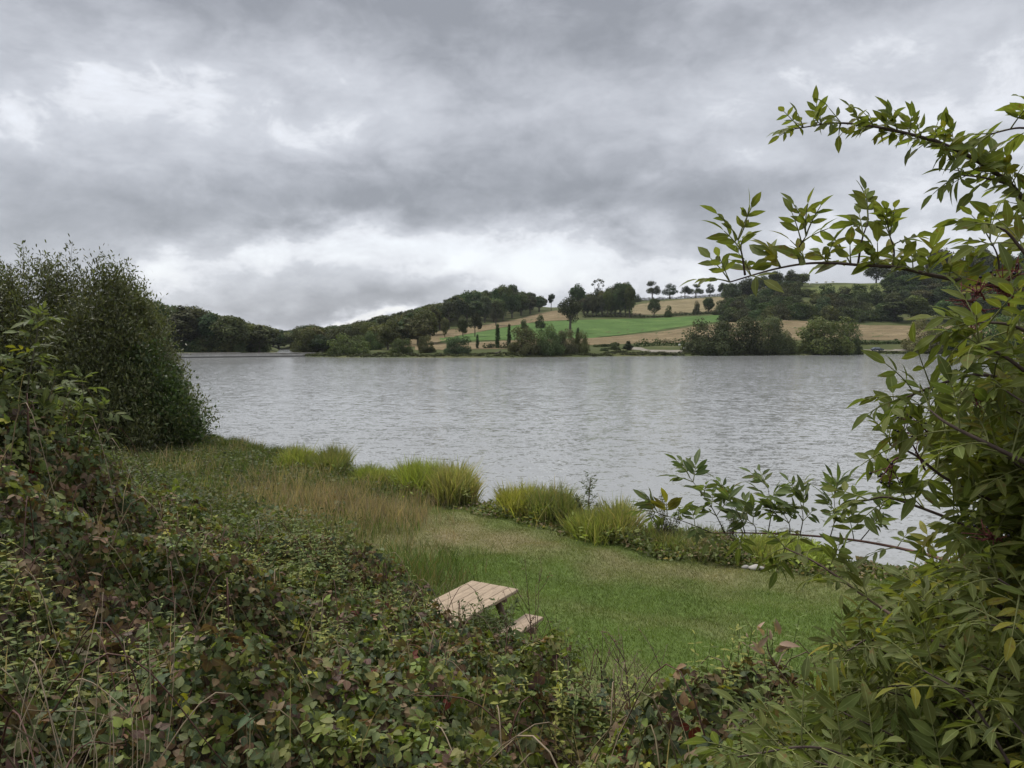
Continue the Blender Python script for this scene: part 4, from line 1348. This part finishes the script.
def tps_fit(c, v, lam=.02):
    n = len(c)
    r = np.linalg.norm(c[:, None] - c[None], axis=-1)
    K = np.where(r > 0, r * r * np.log(r + 1e-9), 0) + lam * np.eye(n)
    Pm = np.hstack([np.ones((n, 1)), c])
    A = np.block([[K, Pm], [Pm.T, np.zeros((3, 3))]])
    return np.linalg.solve(A, np.concatenate([v, np.zeros(3)]))


TW = tps_fit(CP[:, :2], CP[:, 2])


def tps(x, y):
    r = np.sqrt((x[..., None] - CP[:, 0]) ** 2 + (y[..., None] - CP[:, 1]) ** 2)
    K = np.where(r > 0, r * r * np.log(r + 1e-9), 0)
    return K @ TW[:-3] + TW[-3] + TW[-2] * x + TW[-1] * y


# plan outline of the thicket: its far edge as y over x
FEX = np.array([P(*c)[0] for c in [(-150, 380, 7.2), (20, 405, 9.0), (130, 462, 10.0), (200, 505, 10.0), (330, 545, 9.9), (400, 562, 10.0), (438, 586, 9.8), (466, 618, 9.2), (500, 640, 8.5), (545, 646, 8.0), (600, 664, 7.1), (700, 705, 5.6), (800, 730, 4.8), (920, 740, 4.2), (1200, 740, 3.6)]])
FEY = np.array([7.2, 9.0, 10.0, 10.0, 9.9, 10.0, 9.8, 9.2, 8.5, 8.0, 7.1, 5.6, 4.8, 4.2, 3.6])


def thick_top(x, y):
    g_ = h_near(x, y)
    e = np.interp(x, FEX, FEY) + .25 * waves(x, y, .8, 2) - y
    lump = .20 * waves(x, y, .95, 6) + .15 * waves(x, y, .45, 14) + .16 * waves(x, y, 2.0, 26)
    lump = lump * (1 - .85 * np.exp(-(((x + .2) / 1.3) ** 2 + ((y - 8.4) / 1.4) ** 2)))
    top = tps(x, y) - .04 + lump - .10 * np.exp(-(((x + .2) / .8) ** 2 + ((y - 8.6) / 1.0) ** 2))
    top = np.minimum(top, 3.5 + np.clip(-x - 1.2, 0, 4) * .6)
    top = np.maximum(top, g_ + .25)
    return g_ + (top - g_) * sstep(-.1, .7, e), e, g_


def sample_thicket(n, r, y0=1.7):
    x = r.uniform(-7.5, 4.2, n); y = r.uniform(y0 - .5, 10.6, n)
    k = (np.abs(F * x / y) < 1150)
    x, y = x[k], y[k]
    top, e, g_ = thick_top(x, y)
    k = e > 0
    return x[k], y[k], top[k], e[k], g_[k]


r = np.random.default_rng(77)
x, y, top, e, g_ = sample_thicket(84000, r)
hole = waves(x, y, .55, 22)
depth = r.exponential(.13, len(x)) + np.where(hole < -.6, r.uniform(.15, .6, len(x)), 0)
z = np.maximum(top - depth, g_ + .05)
gx_, gy_ = (thick_top(x + .1, y)[0] - top) / .1, (thick_top(x, y + .1)[0] - top) / .1
nrm = unit(np.stack([-np.clip(gx_, -1.5, 1.5), -np.clip(gy_, -1.5, 1.5), np.ones(len(x))], -1))
nrm = unit(nrm + .58 * r.normal(size=(len(x), 3)))
a = r.uniform(0, 2 * pi, len(x))
d0 = unit(np.cross(nrm, np.stack([np.cos(a), np.sin(a), .3 * np.ones(len(x))], -1)))
PAL = np.array([[.092, .116, .044], [.118, .142, .050], [.074, .098, .050], [.165, .200, .046], [.150, .110, .060], [.175, .112, .066], [.112, .068, .052], [.30, .31, .045], [.16, .038, .030], [.195, .198, .070]])
zone = waves(x, y, 1.5, 11)
wgt = np.array([.22, .17, .20, .06, .13, .09, .08, .013, .010, .04])
ci = r.choice(len(PAL), len(x), p=wgt / wgt.sum())
brown = (zone + .5 * waves(x, y, .5, 3) > .45) & (r.random(len(x)) < .72)
fresh = (zone + .5 * waves(x, y, .6, 20) < -.55) & (r.random(len(x)) < .6)
ci = np.where(brown, r.choice([4, 5, 6, 9, 2, 0], len(x)), ci)
red_ok = r.random(len(x)) < .5
ci = np.where((ci == 8) & red_ok, 6, ci)
ci = np.where(fresh, r.choice([1, 3, 3, 9], len(x)), ci)
yel = (waves(x, y, .5, 30) > 1.35) & (r.random(len(x)) < .65)
ci = np.where(yel, r.choice([3, 7, 3], len(x)), ci)
tint = PAL[ci] * r.uniform(.7, 1.35, (len(x), 1)) * r.uniform(.92, 1.08, (len(x), 3))
base = np.stack([x, y, z], -1)
size = r.uniform(.034, .078, len(x)) * np.interp(y, [2.4, 4.5], [.74, 1.0])
bl = Batch()
for ang, s in ((0, 1.05), (1.15, .86), (-1.15, .86)):
    side = np.cross(nrm, d0)
    dd = unit(d0 * cos(ang) + side * sin(ang) - .22 * nrm + .12 * r.normal(size=(len(x), 3)))
    scatter(bl, OVATE, base + dd * (size * .18)[:, None], frames(dd, unit(nrm + .25 * r.normal(size=nrm.shape))), size * s, tint * r.uniform(.85, 1.15, (len(x), 1)))
# leaves down the open sides and inside, so the thicket is full
x2, y2, t2, e2, g2 = sample_thicket(26000, r)
z2 = g2 + (t2 - g2) * r.uniform(.1, .9, len(x2))
n2 = unit(r.normal(size=(len(x2), 3)) + [0, -.4, .8])
d2 = unit(np.cross(n2, r.normal(size=n2.shape)))
scatter(bl, OVATE, np.stack([x2, y2, z2], -1), frames(d2, n2), r.uniform(.04, .075, len(x2)), PAL[r.choice([0, 1, 2, 4, 5, 6], len(x2))] * r.uniform(.6, 1.2, (len(x2), 1)))
# arching canes
for i in range(420):
    xs_, ys_, ts_, es_, gs_ = sample_thicket(40, r)
    if len(xs_) == 0: continue
    q = np.array([xs_[0], ys_[0], gs_[0] + .1])
    an, L = r.uniform(0, 2 * pi), r.uniform(.5, 1.3)
    e_ = q + np.array([cos(an) * L, sin(an) * L, 0])
    te = thick_top(np.array([e_[0]]), np.array([e_[1]]))[0][0]
    if te > 4.3 or e_[1] < 1.6: continue
    m_ = (q + e_) / 2; m_[2] = ts_[0] + .08; e_[2] = te - r.uniform(-.02, .15)
    pth = catmull([q, m_, e_], 6)
    tube(bl, pth, np.linspace(.0052, .0024, len(pth)), 4, ((.13, .07, .055), (.17, .14, .08), (.30, .235, .16))[i % 3])
tag(bl.build('bramble_thicket', M['bramble']), 'dense bramble thicket with green, brown and reddish leaves covering the near bank', 'brambles', kind='stuff')

# nettles and small-leaved weeds growing through the brambles
r = np.random.default_rng(78)
bn = Batch()
x, y, top, e, g_ = sample_thicket(7500, r, 2.3)
pz = waves(x, y, 1.1, 1) + .5 * waves(x, y, .5, 18)
k = (pz > .55) & (x < 1.6)
x, y, top, e, g_ = x[k], y[k], top[k], e[k], g_[k]
for i in range(len(x)):
    H = r.uniform(.24, .52)
    f = np.array([x[i], y[i], top[i] - .22])
    tip = f + np.array([r.normal() * .06, r.normal() * .06, H])
    if tip[2] > EYE - .45 and abs(x[i]) < 2.2: continue
    tube(bn, [f, (f + tip) / 2 + r.normal(0, .01, 3), tip], [.003, .0025, .0015], 3, (.12, .14, .05), False)
    yellow = r.random() < .35
    c0 = np.array([.22, .225, .055]) if yellow else np.array([.115, .150, .042])
    m = 14
    tt = np.repeat(np.linspace(.3, 1.0, m // 2), 2)
    pos = f + (tip - f) * tt[:, None]
    a = np.tile([0, pi], m // 2) + np.repeat(np.arange(m // 2) * 1.57, 2) + r.uniform(0, 6)
    up = .25 + .5 * (tt > .9)
    d = unit(np.stack([np.cos(a), np.sin(a), up], -1))
    scatter(bn, NARROW if i % 2 else ELDER2, pos, frames(d, unit(np.array([0, 0, 1.]) + .2 * r.normal(size=(m, 3)))), .085 * (1.15 - .7 * tt) * r.uniform(.8, 1.2, m), c0 * r.uniform(.7, 1.25, (m, 1)) * (.85 + .4 * tt[:, None]))
tag(bn.build('nettle_weeds', M['bramble']), 'pale green nettles and weeds growing up through the brambles', 'weeds', kind='stuff')

# herb layer between the thicket and the left shore
r = np.random.default_rng(79)
n = 30000
x = r.uniform(-20, -3.5, n); y = r.uniform(9.2, 34, n)
px_ = 512 + F * x / y
k = (land(x, y) > .8) & (px_ > 40) & (px_ < 400) & (r.random(n) < np.clip(.95 - dryness(x, y) * 1.4, .05, 1))
x, y = x[k], y[k]
z = h_near(x, y) + r.uniform(.08, .6, len(x)) * np.where(land(x, y) < 7, .4, 1)
bh = Batch()
for j in range(6):
    m = len(x)
    d = unit(np.stack([r.normal(size=m), r.normal(size=m), r.uniform(-.1, .9, m)], -1))
    scatter(bh, NARROW if j % 2 else OVATE, np.stack([x + r.normal(0, .12, m), y + r.normal(0, .12, m), z + r.normal(0, .10, m)], -1), frames(d, unit(r.normal(size=(m, 3)) + [0, 0, 1.3])), r.uniform(.05, .14, m), np.array([.100, .118, .042]) * r.uniform(.5, 1.5, (m, 1)) * r.uniform(.88, 1.12, (m, 3)))
n = 9000
x = r.uniform(-14, 10, n)
y = np.interp(x, SHX, SHY) - r.uniform(.0, 1.0, n) ** 1.5 * 1.6 - .1
hgt = np.clip(.12 + .20 * waves(x, y * .3, .9, 6), .03, .5)
for j in range(4):
    m = len(x)
    d = unit(np.stack([r.normal(size=m), r.normal(size=m), r.uniform(-.1, 1.1, m)], -1))
    scatter(bh, NARROW if j % 2 else OVATE, np.stack([x + r.normal(0, .08, m), y + r.normal(0, .08, m), h_near(x, y) + hgt * r.uniform(.05, 1, m)], -1), frames(d, unit(r.normal(size=(m, 3)) + [0, 0, 1.3])), r.uniform(.05, .13, m), np.where(r.random((m, 1)) < .22, [.25, .19, .11], [.125, .150, .05]) * r.uniform(.6, 1.4, (m, 1)))
tag(bh.build('bank_herbs', M['grass']), 'low green herbs and weeds on the bank below the willow', 'weeds', kind='stuff')

# dry straw stalks at the lower left
r = np.random.default_rng(80)
for i, (px, py0, py1, D) in enumerate(((28, 760, 640, 2.6), (34, 765, 665, 2.7), (40, 770, 650, 2.75), (62, 760, 700, 2.7), (72, 770, 610, 2.9), (85, 770, 690, 2.6), (101, 775, 600, 3.0), (92, 775, 715, 2.6), (112, 770, 690, 2.8), (120, 770, 690, 2.7), (135, 775, 640, 3.0), (150, 770, 615, 3.1), (157, 775, 600, 3.2), (40, 660, 602, 3.6), (105, 770, 700, 2.6), (80, 700, 620, 3.1), (128, 772, 712, 2.7), (58, 772, 690, 2.6))):
    p0, p1 = P(px + r.uniform(-12, 5), py0 + 60, D), P(px + r.uniform(-4, 16), py1, D + .1)
    t = thing('dry_stalk', p0, 'bleached dry straw stalk rising in front of the brambles', 'stalk', 'dry stalks at the lower left')
    b = Batch()
    dl = p1 - p0
    pth = catmull([(0, 0, 0), dl * .5 + r.normal(0, .03, 3), dl + r.normal(0, .05, 3) * [1, .6, .2]], 8)
    tube(b, pth, np.linspace(.0026, .001, len(pth)), 5, np.array([.46, .36, .24]) * r.uniform(.6, 1.1))
    b.build('stem', M['tinted'], t)

n = 340
cpx = r.choice([38, 60, 95, 125, 150], n) + r.normal(0, 11, n)
Dd = r.uniform(2.45, 3.0, n)
bx = (cpx - 512) / F * Dd
top_ = thick_top(bx, Dd)[0]
b = Batch()
blades(b, bx, Dd, top_ - .16, r.uniform(.15, .42, n), np.full(n, .55), np.full(n, .0042), np.array([.36, .275, .18]) * r.uniform(.5, 1.15, (n, 1)), .7, 61)
n = 420
bx, by = r.uniform(-5, 1.8, n), r.uniform(2.6, 8.6, n)
tz, te, _ = thick_top(bx, by)
kk = te > 0
blades(b, bx[kk], by[kk], tz[kk] - .15, r.uniform(.2, .5, kk.sum()), np.full(kk.sum(), .45), np.full(kk.sum(), .005), np.array([.36, .28, .18]) * r.uniform(.5, 1.15, (kk.sum(), 1)), .7, 62)
tag(b.build('dry_grass', M['grass']), 'dry straw coloured grass stems standing among the brambles, thickest at lower left', 'grass', kind='stuff')

# ------------------------------------------------------------------ elder shrub on the right
def compound(b, bs, base, d, n, L, pairs, size, tint, r, droop=.25, tp=None):
    """a pinnate leaf: stalk with paired leaflets and one at the tip"""
    d = unit(d); n = unit(n - d * np.dot(n, d))
    side = np.cross(d, n)
    t = np.linspace(0, 1, 6)[:, None]
    pth = base + d * L * t - n * L * droop * t * t
    tube(bs, pth, np.linspace(.0024, .0012, 6), 4, (.16, .17, .06), False)
    pos, dirs, sc = [], [], []
    for k in range(pairs):
        f = .42 + .5 * k / max(1, pairs - .4)
        q = base + d * L * f - n * L * droop * f * f
        tg = unit(d - 2 * n * droop * f)
        for s in (-1, 1):
            a = r.uniform(.75, 1.1)
            pos.append(q); dirs.append(tg * cos(a) + side * s * sin(a) + n * r.uniform(-.25, .12)); sc.append(size * r.uniform(.8, 1.1) * (.82 + .25 * f))
    pos.append(pth[-1]); dirs.append(unit(d - 2 * n * droop)); sc.append(size * r.uniform(1.0, 1.2))
    m = len(pos)
    dirs = unit(np.array(dirs))
    nn = unit(n + .3 * r.normal(size=(m, 3)))
    tpl = tp if tp is not None else (ELDER if r.random() < .7 else ELDER2)
    scatter(b, tpl, np.array(pos), frames(dirs, nn), np.array(sc), np.asarray(tint) * r.uniform(.78, 1.25, (m, 1)) * r.uniform(.94, 1.06, (m, 3)))


def elder_branch(parent, origin, pts, r0, r1, r, leaf=.085, gap=.07, tint=(.115, .145, .04), updir=.55, start=.0, pairs=(2, 3), Lr=(.10, .17), twig=(.085, .06, .05), yellow=.08, name='branch', density=2, tp=None):
    pth = catmull(np.asarray(pts) - origin, 8)
    bs, bl, bb = Batch(), Batch(), Batch()
    tube(bb, pth, np.linspace(r0, r1, len(pth)), 7, twig)
    seg = np.linalg.norm(np.diff(pth, axis=0), axis=1)
    cum = np.concatenate([[0], np.cumsum(seg)])
    s = cum[-1] * start + gap * .5
    phase = r.uniform(0, 6)
    while s < cum[-1]:
        k = min(len(seg) - 1, int(np.searchsorted(cum, s)) - 1); k = max(k, 0)
        f = (s - cum[k]) / seg[k]
        q = pth[k] * (1 - f) + pth[k + 1] * f
        tg = unit(pth[k + 1] - pth[k])
        u1 = unit(np.cross(tg, [0.1, 0.2, 1.])); u2 = np.cross(u1, tg)
        for j in range(density):
            a = phase + j * 2 * pi / density + r.normal() * .3
            rad = u1 * cos(a) + u2 * sin(a)
            d = unit(rad * .85 + tg * r.uniform(.15, .6) + np.array([0, 0, updir]) + .18 * r.normal(size=3))
            n = unit(np.array([0, 0, 1.0]) + .45 * r.normal(size=3) - .3 * d)
            if abs(np.dot(n, d)) > .92: n = unit(np.array([0, -1, .4]))
            tn = np.array(tint)
            if r.random() < yellow: tn = np.array([.20, .19, .03])
            compound(bl, bs, q, d, n, r.uniform(*Lr), int(r.integers(pairs[0], pairs[1] + 1)), leaf * r.uniform(.75, 1.15), tn, r, r.uniform(.05, .4), tp)
        phase += 1.57 + r.normal() * .3
        s += gap * r.uniform(.7, 1.3)
    # tuft at the tip
    for j in range(3):
        d = unit(unit(pth[-1] - pth[-2]) + .5 * r.normal(size=3) + [0, 0, updir])
        compound(bl, bs, pth[-1], d, unit(np.array([0, 0, 1.]) + .4 * r.normal(size=3)), .09, 2, leaf * .75, tint, r, .25, tp)
    br_ = bb.build(name, M['twig'], parent, True)
    if bs.n: bs.build('leaf_stalks', M['twig'], br_)
    bl.build('leaves', M['elder'], br_)
    return br_


r = np.random.default_rng(91)
EO = np.array([2.0, 2.6, float(h_near(np.array([2.0]), np.array([2.6]))[0])])
elder = thing('elder_shrub', EO, 'large elder shrub with pinnate leaves and dark berries filling the right side', 'shrub')
PX = lambda l: np.array([P(*q) for q in l])
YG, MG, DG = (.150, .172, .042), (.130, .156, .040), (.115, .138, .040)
# upper arching branch
elder_branch(elder, EO, PX([(1120, 420, 2.5), (1075, 290, 2.5), (1024, 200, 2.5), (985, 166, 2.5), (945, 145, 2.47), (905, 133, 2.45), (870, 126, 2.45), (835, 123, 2.5), (800, 128, 2.55)]), .010, .002, r, .054, .048, YG, .6, .3, (1, 2), (.03, .065), density=4)
elder_branch(elder, EO, PX([(1100, 190, 2.35), (1060, 140, 2.35), (1024, 128, 2.35), (990, 134, 2.35)]), .006, .002, r, .085, .07, YG, .3, .2, (2, 2), (.06, .11))
elder_branch(elder, EO, PX([(1010, 185, 2.5), (985, 178, 2.45), (960, 175, 2.4)]), .004, .002, r, .07, .06, MG, .1, .3, (1, 2), (.05, .09))
# second branch
elder_branch(elder, EO, PX([(1120, 420, 2.3), (1070, 310, 2.3), (1024, 291, 2.3), (975, 283, 2.28), (935, 276, 2.25), (900, 268, 2.22), (860, 265, 2.2), (815, 263, 2.2), (775, 269, 2.22), (730, 282, 2.25)]), .009, .002, r, .070, .066, (.150, .170, .046), 1.0, .3, (1, 2), (.04, .085), yellow=.15, density=3)
for (a, c, e_) in (((858, 264), (862, 240), (868, 222)), ((800, 263), (798, 250), (806, 236)), ((745, 275), (742, 255), (738, 240)), ((893, 268), (894, 250), (890, 236)), ((1000, 290), (998, 258), (990, 240))):
    elder_branch(elder, EO, PX([(*a, 2.22), (*c, 2.2), (*e_, 2.18)]), .0035, .0015, r, .066, .06, YG, .7, .4, (2, 2), (.05, .09))
# long low branch over the shore with upright shoots
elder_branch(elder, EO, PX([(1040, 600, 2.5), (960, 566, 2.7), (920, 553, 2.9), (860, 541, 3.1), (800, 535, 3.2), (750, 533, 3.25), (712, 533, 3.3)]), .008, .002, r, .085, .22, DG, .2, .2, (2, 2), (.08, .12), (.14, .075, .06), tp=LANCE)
for px, y0, x1, y1 in ((712, 533, 655, 512), (725, 533, 690, 478), (745, 533, 728, 498), (768, 534, 768, 488), (800, 535, 800, 500), (830, 538, 834, 498), (860, 541, 880, 508), (756, 533, 748, 520), (790, 535, 782, 512)):
    Db = np.interp(px, [712, 860], [3.3, 3.1])
    elder_branch(elder, EO, PX([(px, y0, Db), ((px + x1) / 2 + 3, (y0 + y1) / 2, Db), (x1, y1, Db + .05)]), .0026, .0012, r, .080, .058, (.115, .150, .055), .6, .2, (2, 3), (.055, .09), (.09, .08, .05), .02, tp=LANCE)
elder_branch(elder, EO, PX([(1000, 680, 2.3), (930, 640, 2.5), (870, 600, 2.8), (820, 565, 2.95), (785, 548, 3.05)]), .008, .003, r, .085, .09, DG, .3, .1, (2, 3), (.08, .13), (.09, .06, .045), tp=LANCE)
# middle branches
for pts, tn in (([(1080, 420, 2.0), (1020, 385, 2.0), (975, 375, 2.0), (930, 388, 1.98), (905, 398, 1.98)], MG),
                ([(1060, 400, 1.9), (1010, 360, 1.9), (980, 345, 1.9)], YG),
                ([(1060, 520, 2.2), (990, 500, 2.2), (945, 478, 2.2), (915, 455, 2.2), (890, 445, 2.2)], MG),
                ([(1080, 560, 2.1), (1000, 540, 2.15), (940, 515, 2.2), (890, 498, 2.25), (868, 500, 2.25)], MG),
                ([(1060, 480, 1.8), (1000, 450, 1.8), (950, 425, 1.85), (930, 410, 1.9)], MG),
                ([(1080, 370, 1.9), (1040, 340, 1.9), (1010, 325, 1.9), (975, 322, 1.9)], YG),
                ([(1080, 300, 2.0), (1040, 270, 2.0), (1010, 235, 2.0), (1000, 228, 2.0)], YG)):
    elder_branch(elder, EO, PX(pts), .0065, .0025, r, .074, .062, tn, .35, .1, (2, 3), (.10, .16))
# the body of the shrub: boughs from the stool outwards
SIL_Y = np.array([330, 345, 380, 400, 430, 470, 510, 560, 600, 640, 690, 720, 768, 900])
SIL_X = np.array([1000, 985, 960, 945, 925, 915, 930, 900, 868, 825, 780, 745, 700, 690])
k = 0
while k < 150:
    py = r.uniform(370, 800) if k < 95 else r.uniform(600, 830)
    px = r.uniform(np.interp(py, SIL_Y, SIL_X) + 25, 1130 if k < 95 else 960)
    if r.random() < .25 and py < 560: continue
    if 470 < py < 560 and px < 975 and r.random() < .75: continue
    D = r.uniform(1.75, 2.9) if k < 95 else r.uniform(2.2, 3.3)
    tip = P(px, py, D)
    st = P(px + r.uniform(60, 170), py + r.uniform(10, 130), D + r.uniform(-.1, .3))
    mid = (tip + st) / 2 + r.normal(0, .03, 3) + [0, 0, .04]
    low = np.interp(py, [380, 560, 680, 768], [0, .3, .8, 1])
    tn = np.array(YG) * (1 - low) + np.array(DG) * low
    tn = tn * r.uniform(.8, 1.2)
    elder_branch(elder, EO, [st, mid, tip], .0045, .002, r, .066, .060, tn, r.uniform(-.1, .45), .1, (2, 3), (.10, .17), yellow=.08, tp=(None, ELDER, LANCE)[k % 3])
    k += 1
for k in range(62):     # fuller middle of the shrub
    py = r.uniform(345, 600)
    px = r.uniform(np.interp(py, SIL_Y, SIL_X) + (30 if py < 470 else 55), 1110)
    if 505 < py < 565 and px < 965: continue
    D = r.uniform(1.95, 2.9)
    tip = P(px, py, D)
    st = P(px + r.uniform(50, 140), py + r.uniform(30, 150), D + r.uniform(-.1, .3))
    tn = np.array(YG) * r.uniform(.8, 1.15)
    elder_branch(elder, EO, [st, (tip + st) / 2 + r.normal(0, .03, 3) + [0, 0, .04], tip], .0042, .0018, r, .066, .062, tn, r.uniform(.0, .5), .1, (2, 3), (.09, .15), yellow=.07, tp=(None, ELDER, LANCE)[k % 3])
# stems from the stool
for i in range(7):
    tip = P(r.uniform(960, 1120), r.uniform(300, 560), r.uniform(2.0, 2.7))
    b = Batch()
    a = EO + np.array([r.normal() * .15, r.normal() * .15, -.1])
    tube(b, catmull([a - EO, (a + tip) / 2 + np.array([.12, 0, .05]) - EO, tip - EO], 8), np.linspace(.015, .006, 17), 8, (.12, .095, .07))
    b.build('stem', M['twig'], elder, True)


def berries(pts, n, redness, r, cols=(.2, .03, .05)):
    root = PX([pts[0]])[0]; axis = PX([pts[1]])[0] - root
    b, bb = Batch(), Batch()
    tube(b, catmull([root - EO, root + axis * .5 - EO + [0, 0, .01], root + axis - EO], 5), np.linspace(.003, .0018, 11), 5, cols)
    for i in range(n):
        q = root + axis * r.uniform(.35, 1.0)
        e_ = q + unit(axis + .9 * np.linalg.norm(axis) * r.normal(size=3)) * r.uniform(.02, .06)
        tube(b, [q - EO, (q + e_) / 2 - EO + r.normal(0, .003, 3), e_ - EO], [.0014, .0012, .001], 4, cols)
        if r.random() < redness:
            ball(bb, e_ - EO, .0042 * r.uniform(.8, 1.15), (1, 1, 1), 8, 6)
    c = b.build('berry_cluster', M['twig'], elder)
    if bb.n: bb.build('berries', M['berry'], c, True)


berries([(935, 440, 2.15), (905, 418, 2.12)], 16, .5, r, (.12, .05, .05))
berries([(925, 470, 2.15), (902, 430, 2.1)], 12, .5, r, (.12, .05, .05))
berries([(900, 457, 2.15), (884, 474, 2.12)], 12, .8, r, (.12, .04, .05))
for a, c in (((1015, 300), (990, 285)), ((1010, 310), (1000, 276)), ((985, 312), (960, 300)), ((990, 318), (965, 325)), ((1020, 285), (1015, 270)), ((985, 300), (975, 292)), ((985, 395), (965, 402)), ((1005, 545), (985, 535))):
    berries([(*a, 2.05), (*c, 2.0)], 17, .12, r, (.17, .05, .05))
# withered leaves curled on the edge of the shrub
for px, py, s in ((765, 640, .10), (775, 652, .12), (768, 655, .10), (752, 641, .035), (744, 640, .03), (770, 630, .07)):
    b = Batch()
    m = 3
    c = P(px, py, 2.75) - EO
    d = unit(np.stack([r.normal(size=m) * .4, r.normal(size=m) * .4, r.uniform(.4, 1, m)], -1))
    scatter(b, leaf_tpl(.40, .7, .45), c + r.normal(0, .02, (m, 3)), frames(d, r.normal(size=(m, 3)) + [0, -1.2, 0]), np.full(m, s * .5), np.array([.40, .28, .21]) * r.uniform(.6, 1.1, (m, 1)))
    o_ = b.build('withered_leaf', M['grass'], elder)
    o_['label'] = 'pinkish brown withered leaf'
b = Batch()
tube(b, catmull([P(840, 760, 2.6) - EO, P(800, 700, 2.7) - EO, P(770, 655, 2.75) - EO, P(767, 628, 2.75) - EO], 6), np.linspace(.005, .0015, 19), 5, (.16, .10, .07))
b.build('withered_twig', M['twig'], elder)

# ------------------------------------------------------------------ young elders at the left edge
r = np.random.default_rng(95)
for name, label, foot, shoots in (
        ('elder_sapling', 'pale leafed elder sapling at the far left in front of the willow', (20, 470, 6.6),
         [[(20, 460, 6.6), (26, 400, 6.6), (36, 340, 6.6), (40, 318, 6.6)], [(16, 460, 6.6), (8, 400, 6.5), (0, 360, 6.4)], [(30, 455, 6.7), (45, 410, 6.7), (55, 380, 6.7)], [(5, 450, 6.4), (-15, 390, 6.3), (-30, 350, 6.3)]]),
        ('elder_sapling', 'small elder sapling with drooping leaves right of the taller one', (84, 470, 7.3),
         [[(84, 465, 7.3), (84, 420, 7.3), (83, 392, 7.3), (82, 380, 7.3)], [(86, 462, 7.3), (98, 425, 7.3), (104, 408, 7.3)], [(82, 462, 7.3), (72, 425, 7.3), (66, 408, 7.3)]])):
    fo = P(*foot); fo[2] -= .6
    t = thing(name, fo, label, 'sapling', 'elder saplings at the left edge')
    for sh in shoots:
        elder_branch(t, fo, np.vstack([fo + [0, 0, .05], PX(sh)]), .012, .003, r, .105, .075, (.115, .140, .055), .05, .35, (2, 3), (.10, .17), (.10, .09, .06), .05, 'stem')

# ------------------------------------------------------------------ air over the valley
hz, N, o = material('valley_air')
pv = N.n('ShaderNodeVolumePrincipled', {'Color': (.86, .91, 1.0, 1), 'Density': .00006, 'Anisotropy': .2})
hz.node_tree.links.new(pv.outputs[0], o.inputs['Volume'])
b = Batch()
box(b, (0, 1720, 50), (10000, 4000, 140))
hb = b.build('haze', hz)
tag(hb, 'thin pale haze over the lake and hills', 'haze', kind='stuff')
hb.visible_shadow = True
scene.cycles.volume_bounces = 0
